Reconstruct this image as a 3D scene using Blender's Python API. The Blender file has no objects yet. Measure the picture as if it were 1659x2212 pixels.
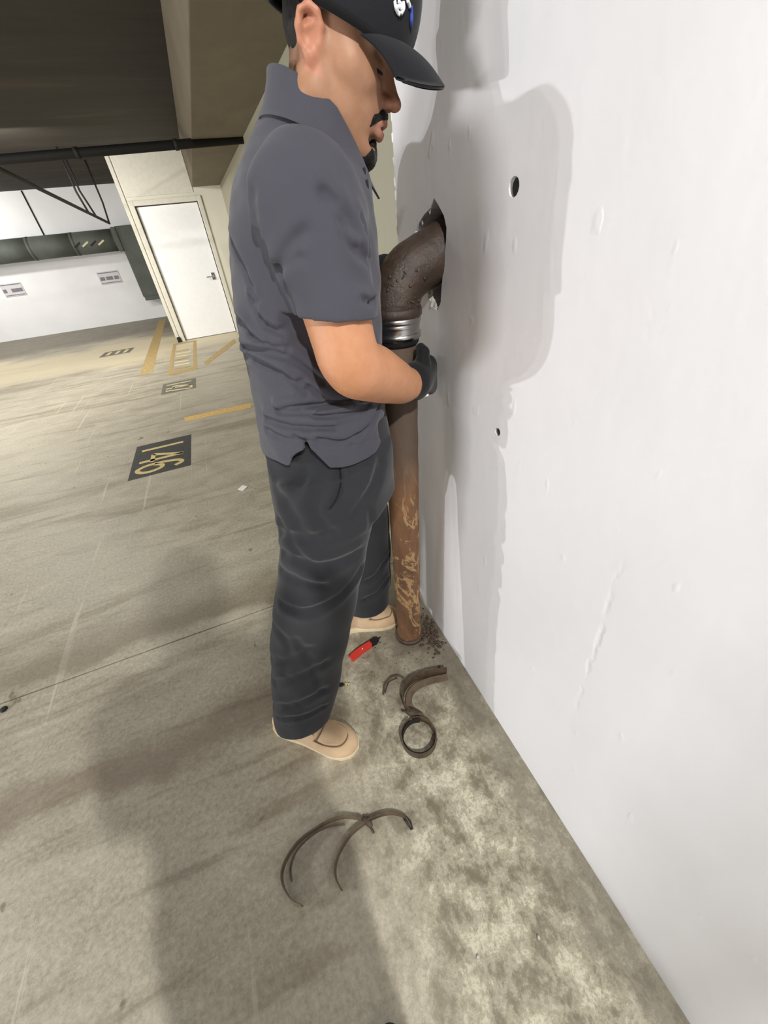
import bpy, bmesh, math, random
import numpy as np
from mathutils import Matrix, Vector

# ------------------------------------------------------------------ camera, world, lights, exposure
C = bpy.context.scene
COL = C.collection
random.seed(7)
rng = np.random.default_rng(7)

W0, H0, FPX, EYE = 1659.0, 2212.0, 824.0, 1.35
def _cam_axes():
    c = np.array([W0 / 2, H0 / 2])
    v1 = np.array([418 - c[0], 518 - c[1], FPX]); v2 = np.array([3865 - c[0], 128 - c[1], FPX])
    Y = v1 / np.linalg.norm(v1); X = v2 - (v2 @ Y) * Y; X /= np.linalg.norm(X)
    Z = np.cross(X, Y)
    if Z[1] > 0: Z = -Z
    return np.array([X, Y, Z])
CM = _cam_axes()
cam_d = bpy.data.cameras.new('camera'); cam = bpy.data.objects.new('camera', cam_d); COL.objects.link(cam)
cam_d.sensor_width = 36.0; cam_d.lens = FPX / H0 * 36.0; cam_d.clip_start = 0.01; cam_d.clip_end = 60
m = Matrix.Identity(4)
for r in range(3):
    m[r][0] = CM[r][0]; m[r][1] = -CM[r][1]; m[r][2] = -CM[r][2]
m[0][3], m[1][3], m[2][3] = 0, 0, EYE
cam.matrix_world = m
C.camera = cam
def at(px, py, y):
    """point of the world at depth y that the photograph shows at a pixel"""
    d = CM @ np.array([px - W0 / 2, py - H0 / 2, FPX])
    return np.array([0, 0, EYE]) + d * (y / d[1])
def atx(px, py, x):
    d = CM @ np.array([px - W0 / 2, py - H0 / 2, FPX])
    return np.array([0, 0, EYE]) + d * (x / d[0])
def atf(px, py, z=0.0):
    d = CM @ np.array([px - W0 / 2, py - H0 / 2, FPX])
    return np.array([0, 0, EYE]) + d * ((z - EYE) / d[2])

world = bpy.data.worlds.new('World'); C.world = world; world.use_nodes = True
world.node_tree.nodes['Background'].inputs[0].default_value = (0.9, 0.93, 1.0, 1)
world.node_tree.nodes['Background'].inputs[1].default_value = 0.05
C.view_settings.view_transform = 'Standard'; C.view_settings.look = 'None'
C.view_settings.gamma = 1.0; C.view_settings.use_curve_mapping = False
C.view_settings.exposure = 0.0
C.cycles.max_bounces = 6; C.cycles.diffuse_bounces = 4
def lamp(name, loc, power, radius=0.03, color=(1, 0.97, 0.92)):
    d = bpy.data.lights.new(name, 'POINT'); d.energy = power; d.shadow_soft_size = radius; d.color = color
    o = bpy.data.objects.new(name, d); o.location = loc; COL.objects.link(o); return o
def tube_lamp(name, loc, power, sx, sy, color=(1, 0.96, 0.88), tilt=0.0):
    d = bpy.data.lights.new(name, 'AREA'); d.energy = power; d.shape = 'RECTANGLE'; d.size = sx; d.size_y = sy; d.color = color
    o = bpy.data.objects.new(name, d); o.location = loc; o.rotation_euler.x = math.radians(tilt); COL.objects.link(o); return o
lamp('aisle_lamp_light', (-4.0, 1.50, 1.25), 180, 0.03, (0.97, 0.98, 1.0))
lamp('aisle_lamp_light', (-4.0, 1.18, 1.25), 45, 0.03, (0.97, 0.98, 1.0))
lamp('high_bay_light', (0.02, -1.8, 3.0), 325, 0.05, (1, 0.985, 0.96))
for yy in (-2.4, -1.7, -0.9):  # added fill lights, unseen: brighten the right wall inside the worker's shadow
    lamp('wall_fill_light', (-6.5, yy, 1.1), 268, 0.4, (0.97, 0.98, 1.0))
tube_lamp('bay_tube_light', (-2.4, 4.5, 2.3), 62, 0.15, 1.2)
tube_lamp('door_tube_light', (-1.7, 5.9, 2.2), 57, 0.9, 0.15, (1, 0.97, 0.92), 38)
tube_lamp('end_wall_fill_light', (-4.2, 9.2, 2.25), 48, 1.2, 0.15, (1, 0.98, 0.95), 60)  # added unseen light that lifts the upper back wall
tube_lamp('far_tube_light', (-4.0, 7.9, 2.15), 45, 0.15, 1.2)

# ------------------------------------------------------------------ helpers: objects
def link(o, parent=None):
    COL.objects.link(o)
    if parent is not None: o.parent = parent
    return o
def tag(o, label=None, cat=None, group=None, kind=None):
    if label: o['label'] = label
    if cat: o['category'] = cat
    if group: o['group'] = group
    if kind: o['kind'] = kind
    return o
def empty(name, label, cat, loc=(0, 0, 0), group=None):
    o = bpy.data.objects.new(name, None); link(o); o.location = loc
    bpy.context.view_layer.update()
    return tag(o, label, cat, group)
def mesh_obj(name, verts, faces, mat=None, parent=None, smooth=False):
    """world-space verts; kept world-placed under a parent that is only translated"""
    me = bpy.data.meshes.new(name)
    v = np.asarray(verts, dtype=np.float64)
    if parent is not None: v = v - _wloc(parent)
    me.from_pydata([tuple(p) for p in v], [], [tuple(int(i) for i in f) for f in faces])
    me.validate(); me.update()
    if smooth: me.polygons.foreach_set('use_smooth', [True] * len(me.polygons))
    if mat: me.materials.append(mat)
    return link(bpy.data.objects.new(name, me), parent)
def _wloc(o):
    p = np.zeros(3)
    while o is not None:
        p += np.array(o.location); o = o.parent
    return p
def bm_obj(name, bm, mat=None, parent=None, smooth=False):
    if parent is not None: bmesh.ops.translate(bm, verts=bm.verts, vec=Vector(-_wloc(parent)))
    me = bpy.data.meshes.new(name); bmesh.ops.recalc_face_normals(bm, faces=bm.faces); bm.to_mesh(me); bm.free()
    if smooth: me.polygons.foreach_set('use_smooth', [True] * len(me.polygons))
    if mat: me.materials.append(mat)
    return link(bpy.data.objects.new(name, me), parent)
def box_bm(lo, hi, bevel=0.0, bm=None):
    bm = bm or bmesh.new()
    r = bmesh.ops.create_cube(bm, size=1.0)
    for v in r['verts']:
        v.co = Vector([lo[i] + (v.co[i] + 0.5) * (hi[i] - lo[i]) for i in range(3)])
    if bevel:
        es = list({e for v in r['verts'] for e in v.link_edges})
        bmesh.ops.bevel(bm, geom=es, offset=bevel, segments=2, affect='EDGES', profile=0.6)
    return bm
def box(name, lo, hi, mat, parent=None, bevel=0.0):
    return bm_obj(name, box_bm(lo, hi, bevel), mat, parent)
def frames(path):
    path = np.asarray(path, float); n = len(path)
    T = np.gradient(path, axis=0); T /= np.linalg.norm(T, axis=1)[:, None] + 1e-12
    up = np.array([0, 0, 1.0]) if abs(T[0][2]) < 0.9 else np.array([1.0, 0, 0])
    N = []; u = up
    for i in range(n):
        u = u - T[i] * (u @ T[i]); u /= np.linalg.norm(u); N.append(u.copy())
    N = np.array(N); B = np.cross(T, N)
    return path, T, N, B
def tube_geo(path, rad, seg=10, cap=True):
    path, T, N, B = frames(path); n = len(path)
    rad = np.broadcast_to(np.asarray(rad, float), (n,))
    a = np.linspace(0, 2 * np.pi, seg, endpoint=False)
    V = (path[:, None] + rad[:, None, None] * (np.cos(a)[None, :, None] * N[:, None] + np.sin(a)[None, :, None] * B[:, None])).reshape(-1, 3)
    F = []
    for i in range(n - 1):
        for j in range(seg):
            k = (j + 1) % seg
            F.append((i * seg + j, i * seg + k, (i + 1) * seg + k, (i + 1) * seg + j))
    if cap:
        F.append(tuple(range(seg))[::-1]); F.append(tuple((n - 1) * seg + j for j in range(seg)))
    return V, F
def tube(name, path, rad, mat, parent=None, seg=10, smooth=True):
    V, F = tube_geo(path, rad, seg); o = mesh_obj(name, V, F, mat, parent, smooth)
    return o
def curve_pts(pts, n=40):
    """Catmull-Rom through points"""
    P = np.asarray(pts, float)
    if len(P) == 2: return P[0] + np.linspace(0, 1, n)[:, None] * (P[1] - P[0])
    P = np.vstack([2 * P[0] - P[1], P, 2 * P[-1] - P[-2]])
    k = len(P) - 3; out = []
    for s in np.linspace(0, k - 1e-6, n):
        i = int(s); t = s - i; p0, p1, p2, p3 = P[i:i + 4]
        out.append(0.5 * (2 * p1 + (p2 - p0) * t + (2 * p0 - 5 * p1 + 4 * p2 - p3) * t * t + (3 * p1 - p0 - 3 * p2 + p3) * t ** 3))
    return np.array(out)
def ribbon_geo(path, up, half_w, thick):
    """band: cross-section half_w along up[i], thickness across"""
    path = np.asarray(path, float); n = len(path); up = np.broadcast_to(np.asarray(up, float), (n, 3))
    T = np.gradient(path, axis=0); T /= np.linalg.norm(T, axis=1)[:, None] + 1e-12
    S = np.cross(T, up); S /= np.linalg.norm(S, axis=1)[:, None] + 1e-12
    hw = np.broadcast_to(np.asarray(half_w, float), (n,))[:, None]
    V = np.stack([path + up * hw + S * thick / 2, path + up * hw - S * thick / 2, path - up * hw - S * thick / 2, path - up * hw + S * thick / 2], 1).reshape(-1, 3)
    F = []
    for i in range(n - 1):
        for j in range(4):
            k = (j + 1) % 4
            F.append((i * 4 + j, i * 4 + k, i * 4 + 4 + k, i * 4 + 4 + j))
    F.append((0, 1, 2, 3)); F.append(tuple(4 * (n - 1) + j for j in (3, 2, 1, 0)))
    return V, F
def prism_geo(outline, z0, z1):
    n = len(outline); V = [(p[0], p[1], z0) for p in outline] + [(p[0], p[1], z1) for p in outline]
    F = [tuple(range(n))[::-1], tuple(range(n, 2 * n))] + [(i, (i + 1) % n, n + (i + 1) % n, n + i) for i in range(n)]
    return V, F
def apply_mods(o):
    bpy.context.view_layer.update()
    dg = bpy.context.evaluated_depsgraph_get()
    me = bpy.data.meshes.new_from_object(o.evaluated_get(dg)); o.modifiers.clear(); o.data = me; return o

# ------------------------------------------------------------------ helpers: materials
def srgb(r, g, b):
    return tuple(((c / 255) / 12.92 if c / 255 <= 0.04045 else ((c / 255 + 0.055) / 1.055) ** 2.4) for c in (r, g, b)) + (1,)
class NT:
    def __init__(s, name):
        s.m = bpy.data.materials.new(name); s.m.use_nodes = True; s.t = s.m.node_tree; s.b = s.t.nodes['Principled BSDF']
        s.co = s.t.nodes.new('ShaderNodeTexCoord').outputs['Object']
    def n(s, typ, **kw):
        nd = s.t.nodes.new(typ)
        for k, v in kw.items(): setattr(nd, k, v)
        return nd
    def l(s, a, b): s.t.links.new(a, b)
    def noise(s, scale, detail=4, rough=0.55, stretch=None, dist=0.0, off=(0, 0, 0)):
        nd = s.n('ShaderNodeTexNoise'); nd.inputs['Scale'].default_value = scale; nd.inputs['Detail'].default_value = detail
        nd.inputs['Roughness'].default_value = rough; nd.inputs['Distortion'].default_value = dist
        mp = s.n('ShaderNodeMapping'); mp.inputs['Scale'].default_value = stretch or (1, 1, 1); mp.inputs['Location'].default_value = off
        s.l(s.co, mp.inputs[0]); s.l(mp.outputs[0], nd.inputs['Vector']); return nd.outputs['Fac']
    def ramp(s, fac, stops):
        nd = s.n('ShaderNodeValToRGB'); cr = nd.color_ramp
        while len(cr.elements) < len(stops): cr.elements.new(0.5)
        for e, (p, c) in zip(cr.elements, stops):
            e.position = p; e.color = c if hasattr(c, '__len__') else (c, c, c, 1)
        s.l(fac, nd.inputs[0]); return nd.outputs[0]
    def mix(s, fac, a, b, mode='MIX'):
        nd = s.n('ShaderNodeMix', data_type='RGBA', blend_type=mode)
        for sock, v in ((nd.inputs[0], fac), (nd.inputs[6], a), (nd.inputs[7], b)):
            if isinstance(v, (int, float)): sock.default_value = v
            elif isinstance(v, tuple): sock.default_value = v
            else: s.l(v, sock)
        return nd.outputs[2]
    def math(s, op, a, b=0.0, clamp=False):
        nd = s.n('ShaderNodeMath', operation=op, use_clamp=clamp)
        for sock, v in ((nd.inputs[0], a), (nd.inputs[1], b)):
            if isinstance(v, (int, float)): sock.default_value = v
            else: s.l(v, sock)
        return nd.outputs[0]
    def xyz(s):
        nd = s.n('ShaderNodeSeparateXYZ'); s.l(s.co, nd.inputs[0]); return nd.outputs
    def smooth(s, v, a, b):
        nd = s.n('ShaderNodeMapRange', interpolation_type='SMOOTHSTEP'); s.l(v, nd.inputs[0])
        nd.inputs[1].default_value = a; nd.inputs[2].default_value = b; return nd.outputs[0]
    def color(s, v):
        if isinstance(v, tuple): s.b.inputs['Base Color'].default_value = v
        else: s.l(v, s.b.inputs['Base Color'])
    def rough(s, v):
        if isinstance(v, (int, float)): s.b.inputs['Roughness'].default_value = v
        else: s.l(v, s.b.inputs['Roughness'])
    def bump(s, h, strength=0.3, dist=0.01):
        nd = s.n('ShaderNodeBump'); nd.inputs['Strength'].default_value = strength; nd.inputs['Distance'].default_value = dist
        s.l(h, nd.inputs['Height']); s.l(nd.outputs[0], s.b.inputs['Normal'])
def simple(name, col, rough=0.6, metal=0.0, var=0.12, scale=20, bump=0.0, bscale=80):
    t = NT(name)
    dark = tuple(c * (1 - var) for c in col[:3]) + (1,); lite = tuple(min(1, c * (1 + var)) for c in col[:3]) + (1,)
    t.color(t.ramp(t.noise(scale), [(0.3, dark), (0.7, lite)])); t.rough(rough); t.b.inputs['Metallic'].default_value = metal
    if bump: t.bump(t.noise(bscale), bump, 0.004)
    return t.m

def mat_floor():
    t = NT('worn_concrete'); x, y, z = t.xyz()
    big = t.noise(1.1, 5, 0.6, (0.45, 1.6, 1)); fine = t.noise(70, 8, 0.78); mid = t.noise(6, 6, 0.65, (0.7, 1.3, 1), 0.6)
    base = t.ramp(mid, [(0.25, srgb(146, 137, 116)), (0.5, srgb(171, 164, 145)), (0.78, srgb(196, 189, 170))])
    base = t.mix(0.34, base, t.ramp(fine, [(0.34, srgb(96, 90, 74)), (0.66, srgb(222, 215, 198))]), 'MIX')
    # brown oily drag streaks running across the aisle
    st = t.noise(1.5, 7, 0.62, (0.5, 2.6, 1), 0.9, (3.1, 0.7, 0))
    base = t.mix(t.math('MULTIPLY', t.smooth(st, 0.50, 0.66), 0.46), base, srgb(112, 96, 72))
    st2 = t.noise(4.5, 6, 0.6, (0.35, 3.2, 1), 0.5, (9.3, 2.2, 0))
    base = t.mix(t.math('MULTIPLY', t.smooth(st2, 0.55, 0.72), 0.4), base, srgb(98, 88, 70))
    sc = t.noise(2.6, 5, 0.6, (9.0, 0.22, 1), 0.15, (1.7, 3.3, 0))
    base = t.mix(t.math('MULTIPLY', t.math('MULTIPLY', t.smooth(sc, 0.63, 0.68), t.math('SUBTRACT', 1.0, t.smooth(x, -0.5, -0.2))), 0.4), base, srgb(214, 207, 190))
    wob = t.math('ADD', y, t.math('MULTIPLY', t.math('SUBTRACT', t.noise(2.2, 6, 0.6, (1, 1.6, 1)), 0.5), 0.34))
    bd = t.math('MULTIPLY', t.smooth(wob, 1.26, 1.34), t.math('SUBTRACT', 1.0, t.smooth(wob, 1.36, 1.58)))
    base = t.mix(t.math('MULTIPLY', bd, 0.5), base, srgb(98, 82, 60))
    bd2 = t.math('MULTIPLY', t.math('MULTIPLY', t.smooth(wob, 0.72, 0.80), t.math('SUBTRACT', 1.0, t.smooth(wob, 0.82, 0.95))), t.math('SUBTRACT', 1.0, t.smooth(x, -0.35, 0.05)))
    base = t.mix(t.math('MULTIPLY', bd2, 0.55), base, srgb(108, 88, 72))
    # spots
    sp = t.noise(13, 3, 0.5, (1, 1, 1), 0.3, (4, 4, 0))
    base = t.mix(t.math('MULTIPLY', t.smooth(sp, 0.70, 0.75), 0.55), base, srgb(84, 74, 58))
    # flaking pale skim near the wall
    nearw = t.math('MULTIPLY', t.smooth(x, -0.22, 0.16), t.math('SUBTRACT', 1.0, t.smooth(y, 0.9, 1.25)))
    fl = t.noise(12, 10, 0.74, (1, 0.8, 1), 0.12, (1.3, 5.1, 0))
    worn = t.ramp(fl, [(0.38, srgb(122, 114, 96)), (0.455, srgb(150, 143, 123)), (0.475, srgb(172, 165, 144)), (0.535, srgb(178, 171, 150)), (0.56, srgb(206, 200, 177)), (0.64, srgb(214, 208, 186))])
    worn = t.mix(t.math('MULTIPLY', t.smooth(t.noise(110, 8, 0.8), 0.47, 0.56), 0.38), worn, srgb(120, 111, 90))
    # grey band close under the wall
    edge = t.smooth(t.math('ADD', x, t.math('MULTIPLY', t.noise(9, 5), 0.14)), 0.40, 0.47)
    worn = t.mix(t.math('MULTIPLY', edge, 0.6), worn, srgb(118, 112, 98))
    base = t.mix(nearw, base, worn)
    # rusty wet stain round the pipe foot, then a wider, greyer darkening
    dx = t.math('SUBTRACT', x, 0.36); dy = t.math('SUBTRACT', y, 0.86)
    rr = t.math('SQRT', t.math('ADD', t.math('MULTIPLY', dx, dx), t.math('MULTIPLY', dy, dy)))
    rr = t.math('ADD', rr, t.math('MULTIPLY', t.noise(16, 5), 0.12))
    base = t.mix(t.math('MULTIPLY', t.math('SUBTRACT', 1.0, t.smooth(rr, 0.11, 0.20)), 0.85), base, srgb(92, 76, 62))
    base = t.mix(t.math('MULTIPLY', t.math('SUBTRACT', 1.0, t.smooth(rr, 0.2, 0.46)), 0.6), base, srgb(116, 109, 95))
    # grimy strip below the far wall, cream wash before it
    yy = t.math('ADD', y, t.math('MULTIPLY', t.noise(0.8, 6), 2.2))
    base = t.mix(t.math('MULTIPLY', t.math('SUBTRACT', t.smooth(yy, 7.4, 8.4), t.smooth(yy, 9.4, 10.0)), 0.55), base, srgb(226, 212, 176))
    base = t.mix(t.math('MULTIPLY', t.smooth(yy, 9.6, 10.6), 0.72), base, srgb(92, 82, 64))
    t.color(base)
    t.rough(t.ramp(mid, [(0.3, 0.36), (0.7, 0.56)]))
    t.b.inputs['Specular IOR Level'].default_value = 0.35
    hgt = t.math('ADD', t.math('MULTIPLY', fine, 0.5), t.math('MULTIPLY', t.math('MULTIPLY', fl, nearw), 1.2))
    t.bump(hgt, 0.35, 0.006)
    return t.m
def mat_wall(name, col, patch=0.25, scrape=None):
    t = NT(name)
    a = t.noise(1.8, 4, 0.5, (1, 1, 1)); b = t.noise(9, 5, 0.55, (1, 1, 0.5), 0.3)
    c0 = tuple(v * 0.93 for v in col[:3]) + (1,)
    base = t.ramp(a, [(0.35, c0), (0.65, col)])
    sc = t.noise(3.2, 6, 0.62, (1, 1, 0.6), 1.0, (2, 7, 1))
    base = t.mix(t.math('MULTIPLY', t.smooth(sc, 0.68, 0.80), patch), base, tuple(v * 0.84 for v in col[:3]) + (1,))
    t.color(base); t.rough(0.42); t.b.inputs['Specular IOR Level'].default_value = 0.4
    lumps = t.noise(16, 3, 0.5, (1, 1, 0.7), 0.2, (5, 5, 5)); tw = t.noise(60, 3, 0.5, (1, 1, 0.6))
    pim = t.smooth(t.noise(26, 2, 0.4, (1, 1, 0.6), 0.0, (8, 1, 3)), 0.69, 0.78)
    scr = None
    if scrape:
        (y0, z0), (y1, z1), wd = scrape; L_ = math.hypot(y1 - y0, z1 - z0); uy, uz = (y1 - y0) / L_, (z1 - z0) / L_
        X_, Y_, Z_ = t.xyz(); dy = t.math('SUBTRACT', Y_, y0); dz = t.math('SUBTRACT', Z_, z0)
        al = t.math('ADD', t.math('MULTIPLY', dy, uy), t.math('MULTIPLY', dz, uz)); ac = t.math('ADD', t.math('MULTIPLY', dy, -uz), t.math('MULTIPLY', dz, uy))
        ac = t.math('ADD', ac, t.math('MULTIPLY', t.math('SUBTRACT', t.noise(30, 5), .5), wd * 2.6))
        groove = t.math('SUBTRACT', 1.0, t.smooth(t.math('ABSOLUTE', ac), 0.0, wd)); along = t.math('MULTIPLY', t.smooth(al, 0, .06), t.math('SUBTRACT', 1.0, t.smooth(al, L_ * .45, L_)))
        scr = t.math('MULTIPLY', t.math('MULTIPLY', groove, along), t.math('MULTIPLY', t.smooth(t.noise(14, 4), .38, .62), -1.1))
    h = t.math('ADD', t.math('ADD', t.math('MULTIPLY', lumps, 1.0), t.math('MULTIPLY', tw, 0.16)), t.math('MULTIPLY', pim, 0.5))
    if scr is not None: h = t.math('ADD', h, scr)
    t.bump(h, 0.28, 0.004)
    return t.m
def mat_fabric(name, col, var=0.18, weave=900, rough=0.9, blot=6):
    t = NT(name)
    dark = tuple(c * (1 - var) for c in col[:3]) + (1,); lite = tuple(c * (1 + var) for c in col[:3]) + (1,)
    base = t.ramp(t.noise(blot, 4), [(0.3, dark), (0.7, lite)])
    base = t.mix(0.35, base, t.ramp(t.noise(weave, 2), [(0.3, dark), (0.7, lite)]))
    t.color(base); t.rough(rough); t.b.inputs['Specular IOR Level'].default_value = 0.15
    t.b.inputs['Sheen Weight'].default_value = 0.12; t.b.inputs['Sheen Roughness'].default_value = 0.5
    t.bump(t.noise(weave * 0.6, 2), 0.15, 0.001)
    return t.m
def mat_rust(name, stops, rough=0.72, scale=14, stretch=(1, 1, 0.45), bump=0.6):
    t = NT(name); a = t.noise(scale, 8, 0.66, stretch, 0.7); t.color(t.ramp(a, stops))
    t.rough(rough); t.bump(t.noise(scale * 5, 6, 0.7), bump, 0.004); return t.m
def mat_pipe():
    t = NT('rusty_cast_iron'); x, y, z = t.xyz()
    a = t.noise(9, 8, 0.66, (1, 1, 0.35), 0.7)
    rust = t.ramp(a, [(0.3, srgb(88, 66, 50)), (0.5, srgb(118, 86, 62)), (0.66, srgb(140, 100, 70))])
    brown = t.ramp(a, [(0.3, srgb(84, 70, 60)), (0.7, srgb(112, 95, 82))])
    base = t.mix(t.math('MULTIPLY', t.smooth(t.math('ADD', z, t.math('MULTIPLY', t.noise(7), 0.25)), 0.80, 1.0), 1.0), rust, brown)
    # scale trail winding down the lower pipe
    tr = t.noise(7, 7, 0.62, (1.2, 1.2, 0.55), 1.1, (2.2, 4.4, 0.3))
    low = t.math('SUBTRACT', 1.0, t.smooth(z, 0.60, 0.86))
    m1 = t.math('MULTIPLY', t.math('SUBTRACT', t.smooth(tr, 0.53, 0.55), t.smooth(tr, 0.565, 0.585)), low)
    base = t.mix(t.math('MULTIPLY', m1, 0.75), base, srgb(184, 152, 108))
    m2 = t.math('MULTIPLY', t.smooth(t.noise(40, 5, 0.7), 0.62, 0.68), low)
    base = t.mix(t.math('MULTIPLY', m2, 0.5), base, srgb(205, 180, 140))
    t.color(base); t.rough(0.62); t.b.inputs['Specular IOR Level'].default_value = 0.35
    t.bump(t.math('ADD', a, t.math('MULTIPLY', t.noise(70, 5), 0.4)), 0.5, 0.004)
    return t.m
def mat_skin():
    t = NT('skin'); at_ = t.n('ShaderNodeAttribute', attribute_name='tint')
    f = t.noise(60, 4); base = t.mix(0.10, at_.outputs['Color'], t.ramp(f, [(0.3, srgb(150, 95, 70)), (0.7, srgb(235, 190, 160))]))
    t.color(base); t.rough(0.5); t.b.inputs['Specular IOR Level'].default_value = 0.35
    t.b.inputs['Subsurface Weight'].default_value = 0.12; t.b.inputs['Subsurface Radius'].default_value = (0.012, 0.005, 0.003)
    t.b.inputs['Subsurface Scale'].default_value = 0.6
    t.bump(t.noise(500, 2), 0.08, 0.001); return t.m
M = {
    'floor': mat_floor(),
    'wall': mat_wall('painted_plaster', srgb(238, 237, 239), 0.25, (tuple(atx(1352, 1190, 0.46)[1:]), tuple(atx(1222, 1600, 0.46)[1:]), .008)),
    'wall_far': mat_wall('painted_far_wall', srgb(226, 226, 226), 0.35),
    'wall_olive': mat_wall('dim_olive_wall', srgb(168, 165, 144), 0.5),
    'wall_grey': mat_wall('bare_concrete_wall', srgb(112, 109, 104), 0.3),
    'wall_cream': mat_wall('cream_painted_block', srgb(222, 218, 202), 0.2),
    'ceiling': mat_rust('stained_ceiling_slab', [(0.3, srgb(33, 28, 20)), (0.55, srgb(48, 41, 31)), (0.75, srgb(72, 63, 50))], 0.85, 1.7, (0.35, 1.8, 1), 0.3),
    'soffit': mat_rust('painted_soffit', [(0.3, srgb(104, 94, 76)), (0.7, srgb(124, 114, 95))], 0.8, 2.2, (1, 0.5, 1), 0.15),
    'joint': simple('joint_dirt', srgb(60, 52, 40), 0.9),
    'pipe': mat_pipe(),
    'elbow': mat_rust('tarry_cast_iron', [(0.3, srgb(48, 38, 31)), (0.55, srgb(70, 57, 48)), (0.75, srgb(86, 72, 61))], 0.3, 16, (1, 1, 1), 0.7),
    'steel': simple('brushed_steel', srgb(200, 200, 198), 0.24, 1.0, 0.05),
    'rubber': simple('black_rubber', srgb(26, 25, 24), 0.6),
    'band': mat_rust('rusty_strap', [(0.3, srgb(52, 42, 32)), (0.55, srgb(84, 68, 52)), (0.8, srgb(118, 98, 76))], 0.6, 22, (1, 1, 1), 0.5),
    'strap': mat_rust('dusty_strap', [(0.3, srgb(80, 66, 50)), (0.55, srgb(108, 92, 72)), (0.8, srgb(134, 118, 94))], 0.75, 22, (1, 1, 1), 0.4),
    'shirt': mat_fabric('charcoal_pique', srgb(70, 70, 78), 0.10, 1100),
    'shirt_dark': mat_fabric('dark_charcoal_trim', srgb(40, 40, 48), 0.1),  # darker charcoal for the shirt buttons
    'trousers': mat_fabric('black_twill', srgb(44, 45, 48), 0.16, 1300),
    'seam': mat_fabric('black_seam', srgb(20, 20, 22), 0.1),
    'cap': mat_fabric('black_cap_cloth', srgb(30, 31, 34), 0.15, 700),
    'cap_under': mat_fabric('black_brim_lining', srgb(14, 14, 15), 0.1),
    'stitch': mat_fabric('white_stitching', srgb(225, 228, 232), 0.05),
    'blue': mat_fabric('blue_stitching', srgb(60, 84, 170), 0.05),
    'glove': mat_fabric('black_glove_knit', srgb(26, 27, 29), 0.12, 800, 0.7),
    'hair': mat_fabric('black_hair', srgb(22, 19, 17), 0.3, 1500, 0.6, 60),
    'skin': mat_skin(),
    'eye': simple('eye_white', srgb(180, 160, 150), 0.25, 0, 0.03),
    'iris': simple('dark_iris', srgb(34, 22, 16), 0.2),
    'suede': mat_fabric('tan_suede', srgb(202, 174, 140), 0.12, 500, 0.9, 30),
    'suede_dark': mat_fabric('brown_suede_seam', srgb(128, 102, 76), 0.12, 500),
    'sole': simple('cream_rubber', srgb(220, 204, 170), 0.7, 0, 0.08),
    'white_paint': simple('white_door_paint', srgb(240, 240, 240), 0.4, 0, 0.02),
    'frame_paint': simple('cream_frame_paint', srgb(214, 210, 196), 0.45, 0, 0.05),
    'duct': mat_rust('grey_green_duct_paint', [(0.3, srgb(74, 78, 72)), (0.7, srgb(90, 94, 87))], 0.7, 3, (1, 1, 1), 0.1),
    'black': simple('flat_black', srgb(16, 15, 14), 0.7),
    'iron': simple('dark_iron_pipe', srgb(20, 17, 14), 0.75),
    'sign': simple('sign_plate_white', srgb(196, 192, 194), 0.4, 0, 0.04),
    'sign_ink': simple('sign_ink_grey', srgb(112, 106, 112), 0.5),
    'stall': simple('stall_black_paint', srgb(62, 62, 60), 0.75, 0, 0.2, 30),
    'stall_faded': simple('stall_grey_paint', srgb(112, 108, 96), 0.75, 0, 0.2, 30),
    'yellow': simple('yellow_line_paint', srgb(214, 178, 106), 0.7, 0, 0.18, 40),
    'yellow_faded': simple('faded_yellow_paint', srgb(174, 150, 100), 0.75, 0, 0.15, 25),
    'number': simple('stencil_cream_paint', srgb(206, 186, 128), 0.7, 0, 0.15, 40),
    'pale': simple('faded_pale_paint', srgb(214, 200, 164), 0.75, 0, 0.12, 40),
    'red': simple('red_plastic', srgb(206, 58, 48), 0.4, 0, 0.06),
    'paper': simple('white_paper', srgb(246, 244, 238), 0.7, 0, 0.02),
    'chrome': simple('chrome', srgb(220, 220, 220), 0.15, 1.0, 0.02),
    'lime': simple('lime_plastic', srgb(196, 190, 70), 0.4, 0, 0.03),
    'mud': mat_rust('wet_rust_crumbs', [(0.3, srgb(52, 40, 32)), (0.6, srgb(86, 68, 54)), (0.8, srgb(128, 112, 96))], 0.35, 30, (1, 1, 1), 0.6),
    'plaster': simple('broken_plaster', srgb(206, 200, 190), 0.6, 0, 0.25, 60, 0.8, 60),
    'skin_plain': simple('photographer_skin', srgb(176, 128, 100), 0.5, 0, 0.06),
    'jacket': mat_fabric('dark_jacket', srgb(52, 54, 60), 0.1),
}

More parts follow.
